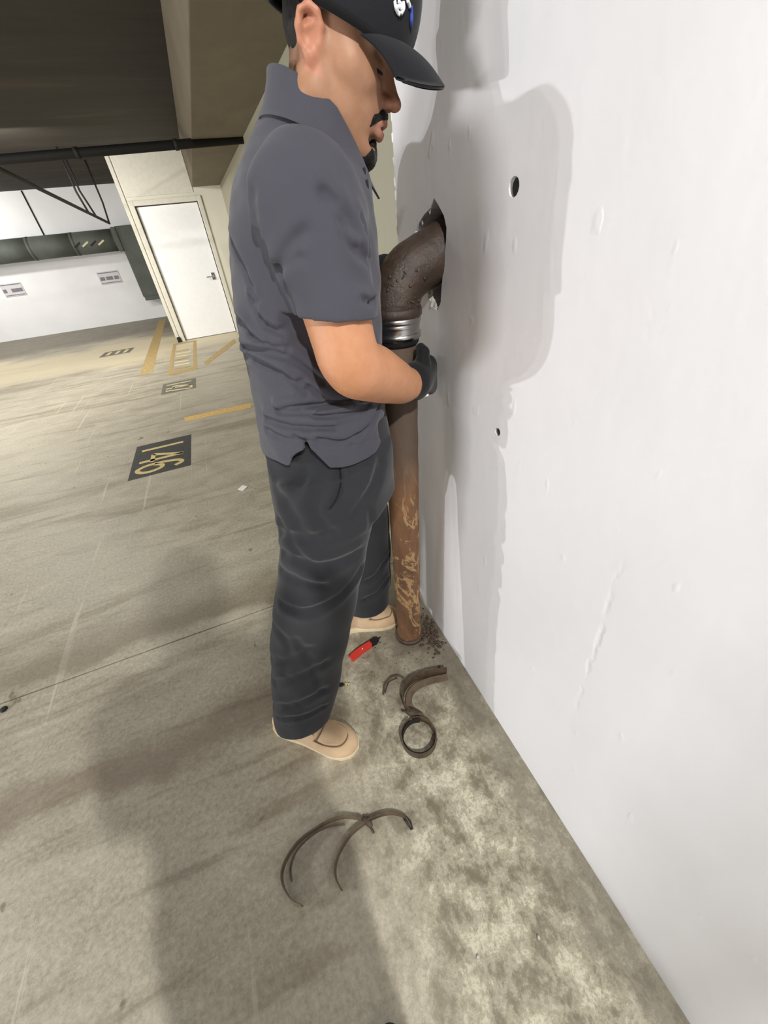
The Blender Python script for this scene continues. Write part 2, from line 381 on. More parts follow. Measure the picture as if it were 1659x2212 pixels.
# ------------------------------------------------------------------ SDF modelling: volume + surface nets
class Vol:
    def __init__(s, xs, ys, zs):
        s.ax = [np.asarray(a, np.float32) for a in (xs, ys, zs)]
        s.F = np.full([len(a) for a in s.ax], 0.2, np.float32)
    def sub(s, lo, hi):
        sl = []
        for a, l, h in zip(s.ax, lo, hi):
            i0 = max(0, int(np.searchsorted(a, l)) - 1); i1 = min(len(a), int(np.searchsorted(a, h)) + 1)
            if i1 - i0 < 1: return None
            sl.append(slice(i0, i1))
        return tuple(sl)
    def grid(s, sl):
        return np.meshgrid(*[a[q] for a, q in zip(s.ax, sl)], indexing='ij', sparse=True)
    def op(s, prim, k=0.0, cut=False, inter=False):
        lo, hi, fn = prim
        if inter: sl = tuple(slice(0, len(a)) for a in s.ax)
        else:
            mg = 0.02 + 2 * k; sl = s.sub(np.asarray(lo) - mg, np.asarray(hi) + mg)
            if sl is None: return s
        d = fn(*s.grid(sl)).astype(np.float32); F = s.F[sl]
        if cut or inter:
            e = -d if cut else d
            if k > 0:
                h = np.maximum(k - np.abs(F - e), 0) / k; r = np.maximum(F, e) + h * h * k * 0.25
            else: r = np.maximum(F, e)
        else:
            if k > 0:
                h = np.maximum(k - np.abs(F - d), 0) / k; r = np.minimum(F, d) - h * h * k * 0.25
            else: r = np.minimum(F, d)
        s.F[sl] = r; return s
    def add(s, prim, k=0.0): return s.op(prim, k)
    def cut(s, prim, k=0.0): return s.op(prim, k, cut=True)
    def displace(s, lo, hi, fn):
        sl = s.sub(lo, hi)
        if sl is not None: s.F[sl] = s.F[sl] + fn(*s.grid(sl)).astype(np.float32)
        return s
    def mesh(s):
        F = s.F; neg = F < 0; nx, ny, nz = F.shape
        ax = s.ax
        # cells with sign change
        cnt = np.zeros((nx - 1, ny - 1, nz - 1), np.int8)
        for i in (0, 1):
            for j in (0, 1):
                for k in (0, 1):
                    cnt += neg[i:nx - 1 + i, j:ny - 1 + j, k:nz - 1 + k]
        act = (cnt > 0) & (cnt < 8); I, J, K = np.nonzero(act)
        idx = np.full(act.shape, -1, np.int64); idx[I, J, K] = np.arange(len(I))
        acc = np.zeros((len(I), 3)); n = np.zeros(len(I))
        cor = [(i, j, k) for i in (0, 1) for j in (0, 1) for k in (0, 1)]
        for a in range(8):
            for b in range(a + 1, 8):
                ca, cb = cor[a], cor[b]
                if sum(abs(ca[q] - cb[q]) for q in range(3)) != 1: continue
                fa = F[I + ca[0], J + ca[1], K + ca[2]].astype(float); fb = F[I + cb[0], J + cb[1], K + cb[2]].astype(float)
                mk = (fa < 0) != (fb < 0); t = np.where(mk, fa / np.where(mk, fa - fb, 1), 0)
                pa = np.stack([ax[0][I + ca[0]], ax[1][J + ca[1]], ax[2][K + ca[2]]], 1).astype(float)
                pb = np.stack([ax[0][I + cb[0]], ax[1][J + cb[1]], ax[2][K + cb[2]]], 1).astype(float)
                acc += np.where(mk[:, None], pa + t[:, None] * (pb - pa), 0); n += mk
        V = acc / n[:, None]
        faces = []
        for d in range(3):
            sl0 = [slice(1, -1)] * 3; sl0[d] = slice(0, -1)
            sl1 = [slice(1, -1)] * 3; sl1[d] = slice(1, None)
            A = neg[tuple(sl0)]; B = neg[tuple(sl1)]
            e = np.argwhere(A != B)
            if not len(e): continue
            flip = A[tuple(e.T)]
            off = np.ones(3, int); off[d] = 0; c = e + off
            u, v = [(1, 2), (2, 0), (0, 1)][d]
            du = np.zeros(3, int); du[u] = 1; dv = np.zeros(3, int); dv[v] = 1
            q = np.stack([idx[tuple((c - du - dv).T)], idx[tuple((c - dv).T)], idx[tuple(c.T)], idx[tuple((c - du).T)]], 1)
            q[~flip] = q[~flip][:, ::-1]; faces.append(q)
        return V, np.concatenate(faces)
def vol(lo, hi, h):
    return Vol(*[np.arange(l, u + h, h) for l, u in zip(lo, hi)])
def sdf_obj(name, v, mat, parent=None, relax=1, tint=None):
    V, Fq = v.mesh()
    for _ in range(relax):  # light Laplacian relax
        S = np.zeros_like(V); n = np.zeros(len(V))
        for a in range(4):
            i, j = Fq[:, a], Fq[:, (a + 1) % 4]
            for k in range(3): S[:, k] += np.bincount(i, V[j, k], len(V))
            n += np.bincount(i, minlength=len(V))
        ok = n > 0; V[ok] = 0.5 * V[ok] + 0.5 * S[ok] / n[ok][:, None]
    me = bpy.data.meshes.new(name); L = V - (_wloc(parent) if parent is not None else 0)
    me.vertices.add(len(L)); me.vertices.foreach_set('co', L.astype(np.float32).ravel())
    me.loops.add(Fq.size); me.loops.foreach_set('vertex_index', Fq.astype(np.int32).ravel())
    me.polygons.add(len(Fq)); me.polygons.foreach_set('loop_start', np.arange(0, Fq.size, 4, dtype=np.int32))
    me.polygons.foreach_set('use_smooth', np.ones(len(Fq), bool))
    me.update(calc_edges=True); me.validate()
    if tint is not None:
        at_ = me.attributes.new('tint', 'FLOAT_COLOR', 'POINT'); at_.data.foreach_set('color', tint(V).astype(np.float32).ravel())
    me.materials.append(mat)
    return link(bpy.data.objects.new(name, me), parent)
def surf(v, px, py, ymin, ymax, back=0.0):
    """first point of the modelled surface met on the way from the camera"""
    d = CM @ np.array([px - W0 / 2, py - H0 / 2, FPX]); d /= np.linalg.norm(d); o = np.array([0, 0, EYE])
    for t in np.arange(.4, 2.2, .002):
        p = o + d * t
        if p[1] < ymin: continue
        if p[1] > ymax: break
        ii = [int(np.searchsorted(a, q)) for a, q in zip(v.ax, p)]
        if any(i <= 0 or i >= len(a) for i, a in zip(ii, v.ax)): continue
        if v.F[tuple(ii)] < 0: return p + d * back
    return None
# primitives: (lo, hi, fn)
def RC(a, b, ra, rb):
    a = np.asarray(a, float); b = np.asarray(b, float); ba = b - a; L2 = max(ba @ ba, 1e-12); r = max(ra, rb)
    def fn(X, Y, Z):
        t = np.clip(((X - a[0]) * ba[0] + (Y - a[1]) * ba[1] + (Z - a[2]) * ba[2]) / L2, 0, 1)
        return np.sqrt((X - a[0] - t * ba[0]) ** 2 + (Y - a[1] - t * ba[1]) ** 2 + (Z - a[2] - t * ba[2]) ** 2) - (ra + t * (rb - ra))
    return np.minimum(a, b) - r, np.maximum(a, b) + r, fn
def chain(v, pts, rad, k):
    for i in range(len(pts) - 1): v.add(RC(pts[i], pts[i + 1], rad[i], rad[i + 1]), k)
def ELL(c, r):
    c = np.asarray(c, float); r = np.asarray(r, float)
    def fn(X, Y, Z):
        x, y, z = X - c[0], Y - c[1], Z - c[2]
        k0 = np.sqrt((x / r[0]) ** 2 + (y / r[1]) ** 2 + (z / r[2]) ** 2); k1 = np.sqrt((x / r[0] ** 2) ** 2 + (y / r[1] ** 2) ** 2 + (z / r[2] ** 2) ** 2)
        return k0 * (k0 - 1) / np.maximum(k1, 1e-6)
    return c - r, c + r, fn
def BOX(c, h, r=0.0):
    c = np.asarray(c, float); h = np.asarray(h, float)
    def fn(X, Y, Z):
        q = [np.abs(A - c[i]) - (h[i] - r) for i, A in enumerate((X, Y, Z))]
        return np.sqrt(sum(np.maximum(a, 0) ** 2 for a in q)) + np.minimum(np.maximum(q[0], np.maximum(q[1], q[2])), 0) - r
    return c - h, c + h, fn
def LOFT(z, x0, x1, w, yc, n=2.3, grow=0.0, cap=True):
    """tube of super-elliptic sections along z: x from x0..x1, half-width w about yc"""
    z, x0, x1, w = [np.asarray(a, float) for a in (z, x0, x1, w)]; yc = np.broadcast_to(np.asarray(yc, float), z.shape)
    o = np.argsort(z); z, x0, x1, w, yc = z[o], x0[o], x1[o], w[o], yc[o]
    zz = np.linspace(z[0], z[-1], 160)
    def sm(a):
        f = np.interp(zz, z, a); k = 13; p = np.pad(f, k // 2, mode='edge'); return np.convolve(p, np.ones(k) / k, 'valid')
    x0s, x1s, ws, ycs = sm(x0), sm(x1), sm(w), sm(yc)
    def fn(X, Y, Z):
        zf = np.asarray(Z, float); cx = np.interp(zf, zz, (x0s + x1s) / 2); a = np.interp(zf, zz, (x1s - x0s) / 2) + grow; b = np.interp(zf, zz, ws) + grow; cy = np.interp(zf, zz, ycs)
        q = (np.abs((X - cx) / a) ** n + np.abs((Y - cy) / b) ** n) ** (1 / n)
        d = (q - 1) * np.minimum(a, b)
        if cap: d = np.maximum(d, np.maximum(z[0] - Z, Z - z[-1]))
        return d
    return [x0.min() - grow, (yc - w).min() - grow, z[0]], [x1.max() + grow, (yc + w).max() + grow, z[-1]], fn
def LOCAL(O, R, prim):
    """prim given in a local frame; R columns are local axes in the world"""
    lo, hi, fn = prim; O = np.asarray(O, float)
    cs = np.array([[(lo, hi)[i][0], (lo, hi)[j][1], (lo, hi)[k][2]] for i in (0, 1) for j in (0, 1) for k in (0, 1)]) @ R.T + O
    def f2(X, Y, Z):
        x, y, z = X - O[0], Y - O[1], Z - O[2]
        return fn(x * R[0, 0] + y * R[1, 0] + z * R[2, 0], x * R[0, 1] + y * R[1, 1] + z * R[2, 1], x * R[0, 2] + y * R[1, 2] + z * R[2, 2])
    return cs.min(0), cs.max(0), f2
def polydist(X, Y, Z, pts):
    best = None
    for a, b in zip(pts[:-1], pts[1:]):
        ba = b - a; L2 = max(ba @ ba, 1e-12)
        t = np.clip(((X - a[0]) * ba[0] + (Y - a[1]) * ba[1] + (Z - a[2]) * ba[2]) / L2, 0, 1)
        d = (X - a[0] - t * ba[0]) ** 2 + (Y - a[1] - t * ba[1]) ** 2 + (Z - a[2] - t * ba[2]) ** 2
        best = d if best is None else np.minimum(best, d)
    return np.sqrt(best)
def crease(v, pts, depth=0.006, w=0.007, ridge=0.5):
    """a sharp fold line pressed in the cloth with a soft roll beside it"""
    pts = np.asarray(pts, float); pts = curve_pts(pts, max(6, 3 * len(pts))) if len(pts) > 2 else pts
    up = np.array([0, 0, 1.6 * w]); mg = 5 * w
    def fn(X, Y, Z):
        d = polydist(X, Y, Z, pts); e = polydist(X, Y, Z, pts + up)
        return depth * np.exp(-(d / w) ** 2) - ridge * depth * np.exp(-(e / (1.6 * w)) ** 2)
    v.displace(pts.min(0) - mg, pts.max(0) + mg, fn)

# ================================================================== STRUCTURE
# floor: two poured slabs with the joint between them, on a bed
flo = box('floor', (-8.2, -4.2, -0.2), (1.2, 11.4, -0.03), M['joint']); tag(flo, kind='structure')
JY = [-4.2, 1.272, 5.15, 11.4]
for i in range(3):
    o = box('slab', (-8.2, JY[i] + 0.003, -0.05), (1.2, JY[i + 1] - 0.003, 0.0), M['floor'], flo)
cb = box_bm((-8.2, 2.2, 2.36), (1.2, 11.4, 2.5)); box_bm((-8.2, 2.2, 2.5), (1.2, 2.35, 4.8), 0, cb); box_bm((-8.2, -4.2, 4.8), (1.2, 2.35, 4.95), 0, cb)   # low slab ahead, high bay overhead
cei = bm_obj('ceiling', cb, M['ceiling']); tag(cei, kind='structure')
sof = box('trim_1', (0.21, 1.06, 1.956), (1.2, 7.78, 2.355), M['soffit'], None, 0.006); tag(sof, 'pale brown dropped soffit along the top of the right wall', kind='structure')

WX = 0.46
wall = box('wall_right', (WX, -4.2, 0), (0.70, 1.045, 4.8), M['wall']); tag(wall, kind='structure')
def cutter(outline, x0, x1, taper=0.85):
    """outline in (y,z)"""
    n = len(outline); c = np.mean(outline, 0)
    V = [(x0, p[0], p[1]) for p in outline] + [(x1, c[0] + (p[0] - c[0]) * taper, c[1] + (p[1] - c[1]) * taper) for p in outline]
    F = [tuple(range(n))[::-1], tuple(range(n, 2 * n))] + [(i, (i + 1) % n, n + (i + 1) % n, n + i) for i in range(n)]
    bm = bmesh.new(); vs = [bm.verts.new(v) for v in V]
    for f in F: bm.faces.new([vs[i] for i in f])
    bmesh.ops.recalc_face_normals(bm, faces=bm.faces)
    me = bpy.data.meshes.new('cut'); bm.to_mesh(me); bm.free()
    o = bpy.data.objects.new('cut', me); COL.objects.link(o); return o
hole_px = [(938, 424), (928, 445), (915, 462), (903, 480), (896, 498), (900, 530), (912, 565), (922, 600), (924, 635), (932, 668), (945, 675), (953, 655), (954, 622), (960, 570), (965, 520), (966, 488), (959, 460), (949, 438)]
hole = []
for i, p in enumerate(hole_px):
    q = atx(*p, WX); hole.append((q[1] + rng.uniform(-.002, .002), q[2] + rng.uniform(-.002, .002)))
b1, b2 = atx(1110, 404, WX), atx(1075, 933, WX)
def circ(c, ry, rz, n=14): return [(c[1] + ry * math.cos(t), c[2] + rz * math.sin(t)) for t in np.linspace(0, 2 * math.pi, n, endpoint=False)]
cuts = [cutter(hole, WX - 0.05, WX + 0.16, 0.82), cutter(circ(b1, 0.0125, 0.0125), WX - 0.05, WX + 0.09, 1.0), cutter(circ(b2, 0.0085, 0.0085), WX - 0.05, WX + 0.09, 1.0)]
for c in cuts:
    md = wall.modifiers.new('b', 'BOOLEAN'); md.operation = 'DIFFERENCE'; md.object = c; md.solver = 'EXACT'
apply_mods(wall)
for c in cuts: bpy.data.objects.remove(c, do_unlink=True)
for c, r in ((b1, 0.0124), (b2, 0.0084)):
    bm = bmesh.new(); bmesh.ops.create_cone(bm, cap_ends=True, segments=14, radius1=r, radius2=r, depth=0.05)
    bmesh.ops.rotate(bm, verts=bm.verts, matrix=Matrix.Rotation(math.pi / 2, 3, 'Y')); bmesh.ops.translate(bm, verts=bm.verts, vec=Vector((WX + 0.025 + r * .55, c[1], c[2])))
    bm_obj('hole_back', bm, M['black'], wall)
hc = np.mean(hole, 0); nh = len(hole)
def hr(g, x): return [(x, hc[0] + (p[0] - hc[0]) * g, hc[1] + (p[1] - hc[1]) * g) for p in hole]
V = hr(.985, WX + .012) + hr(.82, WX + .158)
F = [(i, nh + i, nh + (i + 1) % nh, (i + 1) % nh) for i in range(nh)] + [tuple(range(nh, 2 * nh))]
mesh_obj('hole_dark_liner', V, F, M['black'], wall)  # black liner puts the shade inside the hole into colour
# broken plaster flakes round the big hole
def chunk(c, s, seed):
    r = random.Random(seed); bm = bmesh.new(); bmesh.ops.create_icosphere(bm, subdivisions=1, radius=1)
    for v in bm.verts:
        v.co *= r.uniform(0.6, 1.15); v.co = Vector((c[0] + v.co[0] * s[0], c[1] + v.co[1] * s[1], c[2] + v.co[2] * s[2]))
    return bm
fl_px = [(928, 448, .006), (921, 456, .006), (912, 468, .007), (905, 478, .007), (899, 487, .006), (897, 500, .005), (927, 610, .006), (926, 625, .006), (930, 640, .007), (935, 655, .008), (941, 666, .007), (948, 668, .005), (933, 628, .005)]
for i, (a, b, s) in enumerate(fl_px):
    q = atx(a, b, WX + 0.004); bm_obj('plaster_flake', chunk(q, (s * .8, s * 1.2, s * 1.9), i), M['plaster'], wall)
# ragged corner of the wall end
for i in range(16):
    z = 1.18 + i * 0.030 + rng.uniform(-.008, .008)
    bm_obj('corner_chip', chunk((WX + 0.002, 1.046, z), (.004, .0055, rng.uniform(.010, .02)), 50 + i), M['wall'], wall)
wf = box('wall_right_far', (0.60, 1.045, 0), (0.84, 7.8, 4.8), M['wall_olive']); tag(wf, kind='structure')
UX, UY, BY = -0.745, 7.77, 11.07
# utility room front with its door
DX0, DX1, DZ = -0.635, 0.225, 1.80
ut = bmesh.new()
box_bm((UX, UY, 0), (DX0 - .06, UY + .12, 2.36), 0, ut); box_bm((DX1 + .06, UY, 0), (0.9, UY + .12, 2.36), 0, ut); box_bm((DX0 - .06, UY, DZ + .06), (DX1 + .06, UY + .12, 2.36), 0, ut)
box_bm((UX, UY + .12, 0), (UX + .12, BY + .1, 2.36), 0, ut)
wu = bm_obj('wall_utility', ut, M['wall_cream']); tag(wu, 'cream block wall of the utility room beyond the worker', kind='structure')
d = bpy.data.objects.new('door_1', None); link(d); d.location = (DX0, UY, 0); bpy.context.view_layer.update(); tag(d, 'white flush door in the cream utility wall', kind='structure')
box('door_panel', (DX0 + .012, UY + .035, .008), (DX1 - .012, UY + .08, DZ - .012), M['white_paint'], d, .003)
for lo, hi in (((DX0 - .06, UY - .03, 0), (DX0, UY + .1, DZ + .06)), ((DX1, UY - .03, 0), (DX1 + .06, UY + .1, DZ + .06)), ((DX0, UY - .03, DZ), (DX1, UY + .1, DZ + .06))):
    box('door_frame', lo, hi, M['frame_paint'], d, .006)
hd = at(461, 597, UY - .02)
box('escutcheon', (hd[0] - .03, UY + .025, hd[2] - .05), (hd[0] + .03, UY + .036, hd[2] + .05), M['chrome'], d, .004)
tube('door_handle', curve_pts([(hd[0], UY + .03, hd[2]), (hd[0], UY - .02, hd[2]), (hd[0] - .04, UY - .025, hd[2]), (hd[0] - .11, UY - .02, hd[2])], 16), .009, M['chrome'], d, 8)
kick = at(390, 734, UY - .04)
tag(box('trim_2', (UX - .005, UY - .07, 0.0), (DX0 - .062, UY - .002, .075), M['black'], None, .004), 'black rubber block at the foot of the utility wall corner', kind='structure')
tag(box('trim_3', (UX - .02, UY - .02, 0.076), (UX + .03, UY + .03, 2.355), M['frame_paint'], None, .004), 'cream corner strip of the utility wall', kind='structure')
tag(box('trim_4', (DX0 - .062, UY - .012, DZ + .10), (DX1 - .02, UY + .0, 2.355), M['frame_paint'], None, .002), 'pale panel above the utility door', kind='structure')
tag(box('wall_back', (-8.2, BY, 0), (UX + .12, BY + .2, 2.36), M['wall_far']), kind='structure')
tag(box('wall_left', (-8.4, -4.2, 0), (-8.2, 11.4, 4.8), M['wall_grey']), kind='structure')
tag(box('wall_front', (-8.2, -4.4, 0), (1.2, -4.2, 4.8), M['wall_grey']), kind='structure')
tag(box('wall_return', (0.60, 1.0451, 0), (0.84, 1.06, 4.8), M['wall_cream']), kind='structure')
q0 = at(50, 420, BY - .01); q1 = at(86, 516, BY - .01)
tag(tube('conduit', [(q0[0], BY - .012, 2.355), (q0[0], BY - .012, q1[2])], .012, M['iron'], None, 8), 'thin dark conduit running up the back wall above the duct', 'conduit')

# ================================================================== THINGS FAR BACK
# duct along the back wall with vent slots and a square drop at its end
du = empty('ventilation_duct', 'large grey green round duct along the back wall with striped vent slots', 'duct', (-3, BY - .25, 1.5))
DR, DZC, DY = .185, 1.49, BY - .26
n_s = 9; xs = np.linspace(-8.1, -1.42, n_s + 1)
for i in range(n_s):
    tube('duct_section', [(xs[i], DY, DZC), (xs[i + 1] - .012, DY, DZC)], DR, M['duct'], du, 24)
    tube('duct_collar', [(xs[i + 1] - .04, DY, DZC), (xs[i + 1] + .01, DY, DZC)], DR + .005, M['duct'], du, 24)
vx = at(197, 536, DY - DR)[0]
for i in range(4):
    bm = box_bm((-.07, -.006, -.014), (.07, .006, .014), .002)
    bmesh.ops.rotate(bm, verts=bm.verts, matrix=Matrix.Rotation(-.5, 3, 'Y'))
    bmesh.ops.translate(bm, verts=bm.verts, vec=Vector((vx - .21 + i * .14, DY - DR * .985, DZC - .02)))
    bm_obj('vent_slot', bm, M['black'] if i % 2 == 0 else M['pale'], du)
box('duct_drop', (-1.36, BY - .42, .47), (-.93, BY - .02, 1.70), M['duct'], du, .01)
box('duct_transition', (-1.44, DY - .2, DZC - .2), (-1.355, DY + .2, DZC + .2), M['duct'], du, .02)
box('duct_outlet', (-1.34, BY - .44, .40), (-.95, BY - .02, .475), M['duct'], du, .006)
# two wall signs
for i, ((x0, y0), (x1, y1)) in enumerate([((-2, 616), (58, 635)), ((208, 590), (264, 608))]):
    a = at(x0, y0, BY); b = at(x1, y1, BY); lo = (min(a[0], b[0]), BY - .016, min(a[2], b[2]) - .01); hi = (max(a[0], b[0]), BY - .002, max(a[2], b[2]) + .01)
    s = empty('wall_sign', ['small grey sign plate on the back wall beside the photo edge', 'small grey sign plate on the back wall nearer the duct drop'][i], 'sign', ((lo[0] + hi[0]) / 2, BY - .01, lo[2]), 'parking signs on the back wall')
    box('plate', lo, hi, M['sign'], s, .003)
    w_, h_ = hi[0] - lo[0], hi[2] - lo[2]
    for (u0, u1, t0, t1) in [(.04, .96, .86, .93), (.04, .96, .06, .12)]:
        box('border', (lo[0] + u0 * w_, BY - .019, lo[2] + t0 * h_), (lo[0] + u1 * w_, BY - .0155, lo[2] + t1 * h_), M['sign_ink'], s)
    for (u0, u1) in ([(.03, .2), (.42, .95)] if i == 0 else [(.06, .28), (.34, .66), (.72, .94)]):
        box('lettering_bar', (lo[0] + u0 * w_, BY - .019, lo[2] + .3 * h_), (lo[0] + u1 * w_, BY - .0155, lo[2] + .58 * h_), M['sign_ink'], s)
# overhead pipes
p0 = at(-60, 350, 4.3); p1 = at(527, 300, 4.3)
op = empty('overhead_pipe', 'long dark pipe hung across under the garage ceiling', 'pipe', tuple((p0 + p1) / 2))
tube('pipe_run', [p0 + (p0 - p1) * 1.2, p0, p1], .029, M['iron'], op, 14)
for f in (-.25, .35, .72):
    q = p0 + (p1 - p0) * f; tube('pipe_clamp', [q - (p1 - p0) * .008, q + (p1 - p0) * .008], .034, M['iron'], op, 14)
b0, b1_ = at(-8, 362, 4.75), at(236, 482, 8.2)
bp = empty('branch_pipe', 'thin dark branch pipe with hanger rods sloping below the ceiling', 'pipe', tuple(b0))
tube('branch_run', [b0 + (b0 - b1_) * .2, b0, b1_], .017, M['iron'], bp, 10)
for (px, py, px2, py2, fr) in [(192, 458, 172, 412, .80), (236, 482, 222, 438, 1.0), (172, 446, 165, 415, .70)]:
    q = b0 + (b1_ - b0) * fr; t_ = at(px2, py2, q[1])
    tube('hanger_rod', [q, t_, (t_[0], t_[1], 2.36)], .012, M['iron'], bp, 6)

# ================================================================== FLOOR MARKINGS
def flat_poly(name, pts, mat, parent, z0=0.0, z1=.0015):
    V, F = prism_geo([(p[0], p[1]) for p in pts], z0, z1); return mesh_obj(name, V, F, mat, parent)
def stroke(name, pts, w, mat, parent, z=.0024):
    p = np.asarray([(a[0], a[1], .0012) for a in pts], float); p = curve_pts(p, 8 * len(p)) if len(p) > 2 else curve_pts(p, 6)
    T = np.gradient(p, axis=0); T /= np.linalg.norm(T, axis=1)[:, None]; S = np.stack([-T[:, 1], T[:, 0], 0 * T[:, 0]], 1)
    L = p + S * w / 2; R = p - S * w / 2; n = len(p)
    V = np.vstack([L, R]); V2 = V.copy(); V[:, 2] = .001; V2[:, 2] = z; V = np.vstack([V, V2]); F = []
    for i in range(n - 1):
        F += [(2 * n + i, 2 * n + i + 1, 3 * n + i + 1, 3 * n + i), (i, 2 * n + i, 2 * n + i + 1, i + 1)[::-1], (n + i, n + i + 1, 3 * n + i + 1, 3 * n + i)[::-1]]
    return mesh_obj(name, V, F, mat, parent)
DIG = {'1': [[(.5, 0), (.5, 1)]],
       '4': [[(.78, 0), (.78, 1.0)], [(.78, 1.0), (.08, .30)], [(.08, .30), (1.0, .30)]],
       '6': [[(.86, .84), (.62, .99), (.30, .90), (.10, .55), (.12, .20), (.42, .0), (.78, .08), (.9, .30), (.72, .52), (.40, .54), (.14, .36)]],
       '7': [[(.05, 1.0), (.95, 1.0)], [(.95, 1.0), (.35, 0)]]}
def stall(label, text, x0, x1, y0, y1, matbox, matnum, h0, h1, w):
    s = empty('stall_number', label, 'floor marking', ((x0 + x1) / 2, (y0 + y1) / 2, 0), 'painted stall numbers')
    flat_poly('painted_box', [(x0, y0), (x1, y0), (x1, y1), (x0, y1)], matbox, s)
    # read from the right: glyph tops point to +x, text runs from far to near
    n = len(text); cell = (y1 - y0) / (n + .35)
    for i, ch in enumerate(text):
        yc = y1 - cell * (i + .68)
        for k, st in enumerate(DIG[ch]):
            pts = [(x0 + (x1 - x0) * (h0 + (h1 - h0) * v), yc - (u - .5) * cell * .82) for u, v in st]
            stroke('digit', pts, w, matnum, s)
    return s
stall('black painted stall number box reading 146 on the concrete floor', '146', -.966, -.527, 2.931, 3.538, M['stall'], M['number'], .12, .86, .034)
stall('faded grey stall number box reading 147 farther along the floor', '147', -.857, -.480, 4.905, 5.32, M['stall_faded'], M['pale'], .12, .86, .03)
s = empty('stall_number', 'faded dark numbered box painted before the back wall', 'floor marking', (-1.72, 7.8, 0), 'painted stall numbers')
flat_poly('painted_box', [(-1.95, 7.62), (-1.50, 7.62), (-1.46, 7.96), (-1.91, 7.96)], M['stall_faded'], s)
for u in (.2, .5, .78): stroke('digit', [(-1.93 + .44 * u, 7.68), (-1.90 + .44 * u, 7.9)], .05, M['pale'], s)
def line(label, pts, mat):
    o = flat_poly('parking_line', pts, mat, None, 0, .0014); tag(o, label, 'floor marking', 'yellow parking lines'); return o
line('bright yellow parking line ending behind the worker', [atf(398, 902), atf(400, 910), atf(542, 880), atf(542, 871)], M['yellow'])
line('long faded yellow line running towards the back wall left of the door', [(-1.19, 6.0), (-1.03, 6.0), (-1.10, 10.6), (-1.24, 10.6)], M['yellow_faded'])
line('thin faded yellow line slanting towards the door beside the worker', [atf(440, 783), atf(446, 789), atf(510, 740), atf(506, 732)], M['yellow_faded'])
hb = empty('keep_clear_box', 'yellow bordered keep clear box with worn lettering before the door', 'floor marking', (-.65, 6.7, 0))
X0, X1, Y0, Y1 = -.83, -.46, 5.72, 7.66
for a in ([(X0, Y0), (X1, Y0), (X1, Y0 + .16), (X0, Y0 + .16)], [(X0, Y1 - .1), (X1, Y1 - .1), (X1, Y1), (X0, Y1)], [(X0, Y0 + .16), (X0 + .05, Y0 + .16), (X0 + .05, Y1 - .1), (X0, Y1 - .1)], [(X1 - .05, Y0 + .16), (X1, Y0 + .16), (X1, Y1 - .1), (X1 - .05, Y1 - .1)]):
    flat_poly('border', a, M['yellow_faded'], hb)
for i in range(9):
    y = Y0 + .25 + i * .175; j = rng.uniform(-.02, .02)
    stroke('letter_stroke', [(X0 + .07, y + j), (X1 - .07 - rng.uniform(0, .06), y - j)], .06, M['pale'] if i % 3 else M['yellow_faded'], hb)

# ================================================================== DRAIN PIPE
pb, pt_ = np.array([.338, .872, 0.0]), np.array([.366, .868, 1.175])
dp = empty('drain_pipe', 'rusty brown drain pipe rising from the floor and bending into the broken wall', 'pipe', tuple(pb))
def pp(z): return pb + (pt_ - pb) * (z / 1.175)
PR = .046
ps = [pp(z) for z in np.linspace(0.004, 1.15, 60)]
tube('pipe_run', ps, [PR * (1 + .012 * math.sin(i * 1.3) + (.05 if i < 2 else 0)) for i in range(60)], M['pipe'], dp, 40)
tube('pipe_foot', [pp(.0), pp(.008), pp(.012)], [PR + .012, PR + .010, PR + .002], M['mud'], dp, 32)
c0 = pp(1.175)
tube('rubber_sleeve', [pp(1.118), pp(1.122), pp(1.186), pp(1.19)], [PR + .003, PR + .005, PR + .005, PR + .003], M['rubber'], dp, 40)
cz = np.linspace(1.130, 1.178, 25)
tube('coupling_shield', [pp(z) for z in cz], [PR + .0065 + .0016 * (abs(math.sin((z - 1.130) / .048 * math.pi * 2.5)) ** 6) for z in cz], M['steel'], dp, 48)
for z in (1.138, 1.170):
    tube('clamp_band', [pp(z - .006), pp(z - .005), pp(z + .005), pp(z + .006)], [PR + .008, PR + .010, PR + .010, PR + .008], M['steel'], dp, 48)
    c = pp(z) + np.array([-.045, .034, 0]); tube('clamp_screw', [c + (-.012, -.014, 0), c + (.012, .014, 0)], .006, M['steel'], dp, 8)
# elbow: hub, bend, spigot entering the wall
er = .078
e0 = pp(1.188); ang = np.linspace(0, math.radians(70), 26)
bend = [e0 + np.array([er * (1 - math.cos(a)), 0, er * math.sin(a)]) for a in ang]
tdir = np.array([math.sin(ang[-1]), 0, math.cos(ang[-1])]); bend += [bend[-1] + tdir * s_ for s_ in (.02, .045, .075, .11)]
bend = [pp(1.180)] + bend; R_ = [.0545, .0565] + [.054] * 25 + [.0535] * 4
V, F = tube_geo(bend, R_[:len(bend)], 44)
nz = rng.normal(0, .0005, len(V)); ctr = np.repeat(np.array(bend), 44, 0); dirs = V - ctr[:len(V)]; V = V + dirs / (np.linalg.norm(dirs, axis=1)[:, None]) * nz[:, None]
eb = mesh_obj('pipe_elbow', V, F, M['elbow'], dp, True)
tube('elbow_lip', [pp(1.174), pp(1.178), pp(1.190), pp(1.195)], [.055, .0585, .0585, .0555], M['elbow'], dp, 44)
# glinting tar blisters on the elbow's flank
for i in range(26):
    k = int(rng.integers(3, 24)); a = rng.uniform(3.3, 5.4) if i % 3 else rng.uniform(4.2, 5.2)
    P_, T_, N_, B_ = frames(bend); q = P_[k] + .0535 * (math.cos(a) * N_[k] + math.sin(a) * B_[k]); s_ = rng.uniform(.0018, .0045)
    bm_obj('tar_blister', chunk(q, (s_, s_, s_ * 1.3), 200 + i), M['elbow'], eb, True)
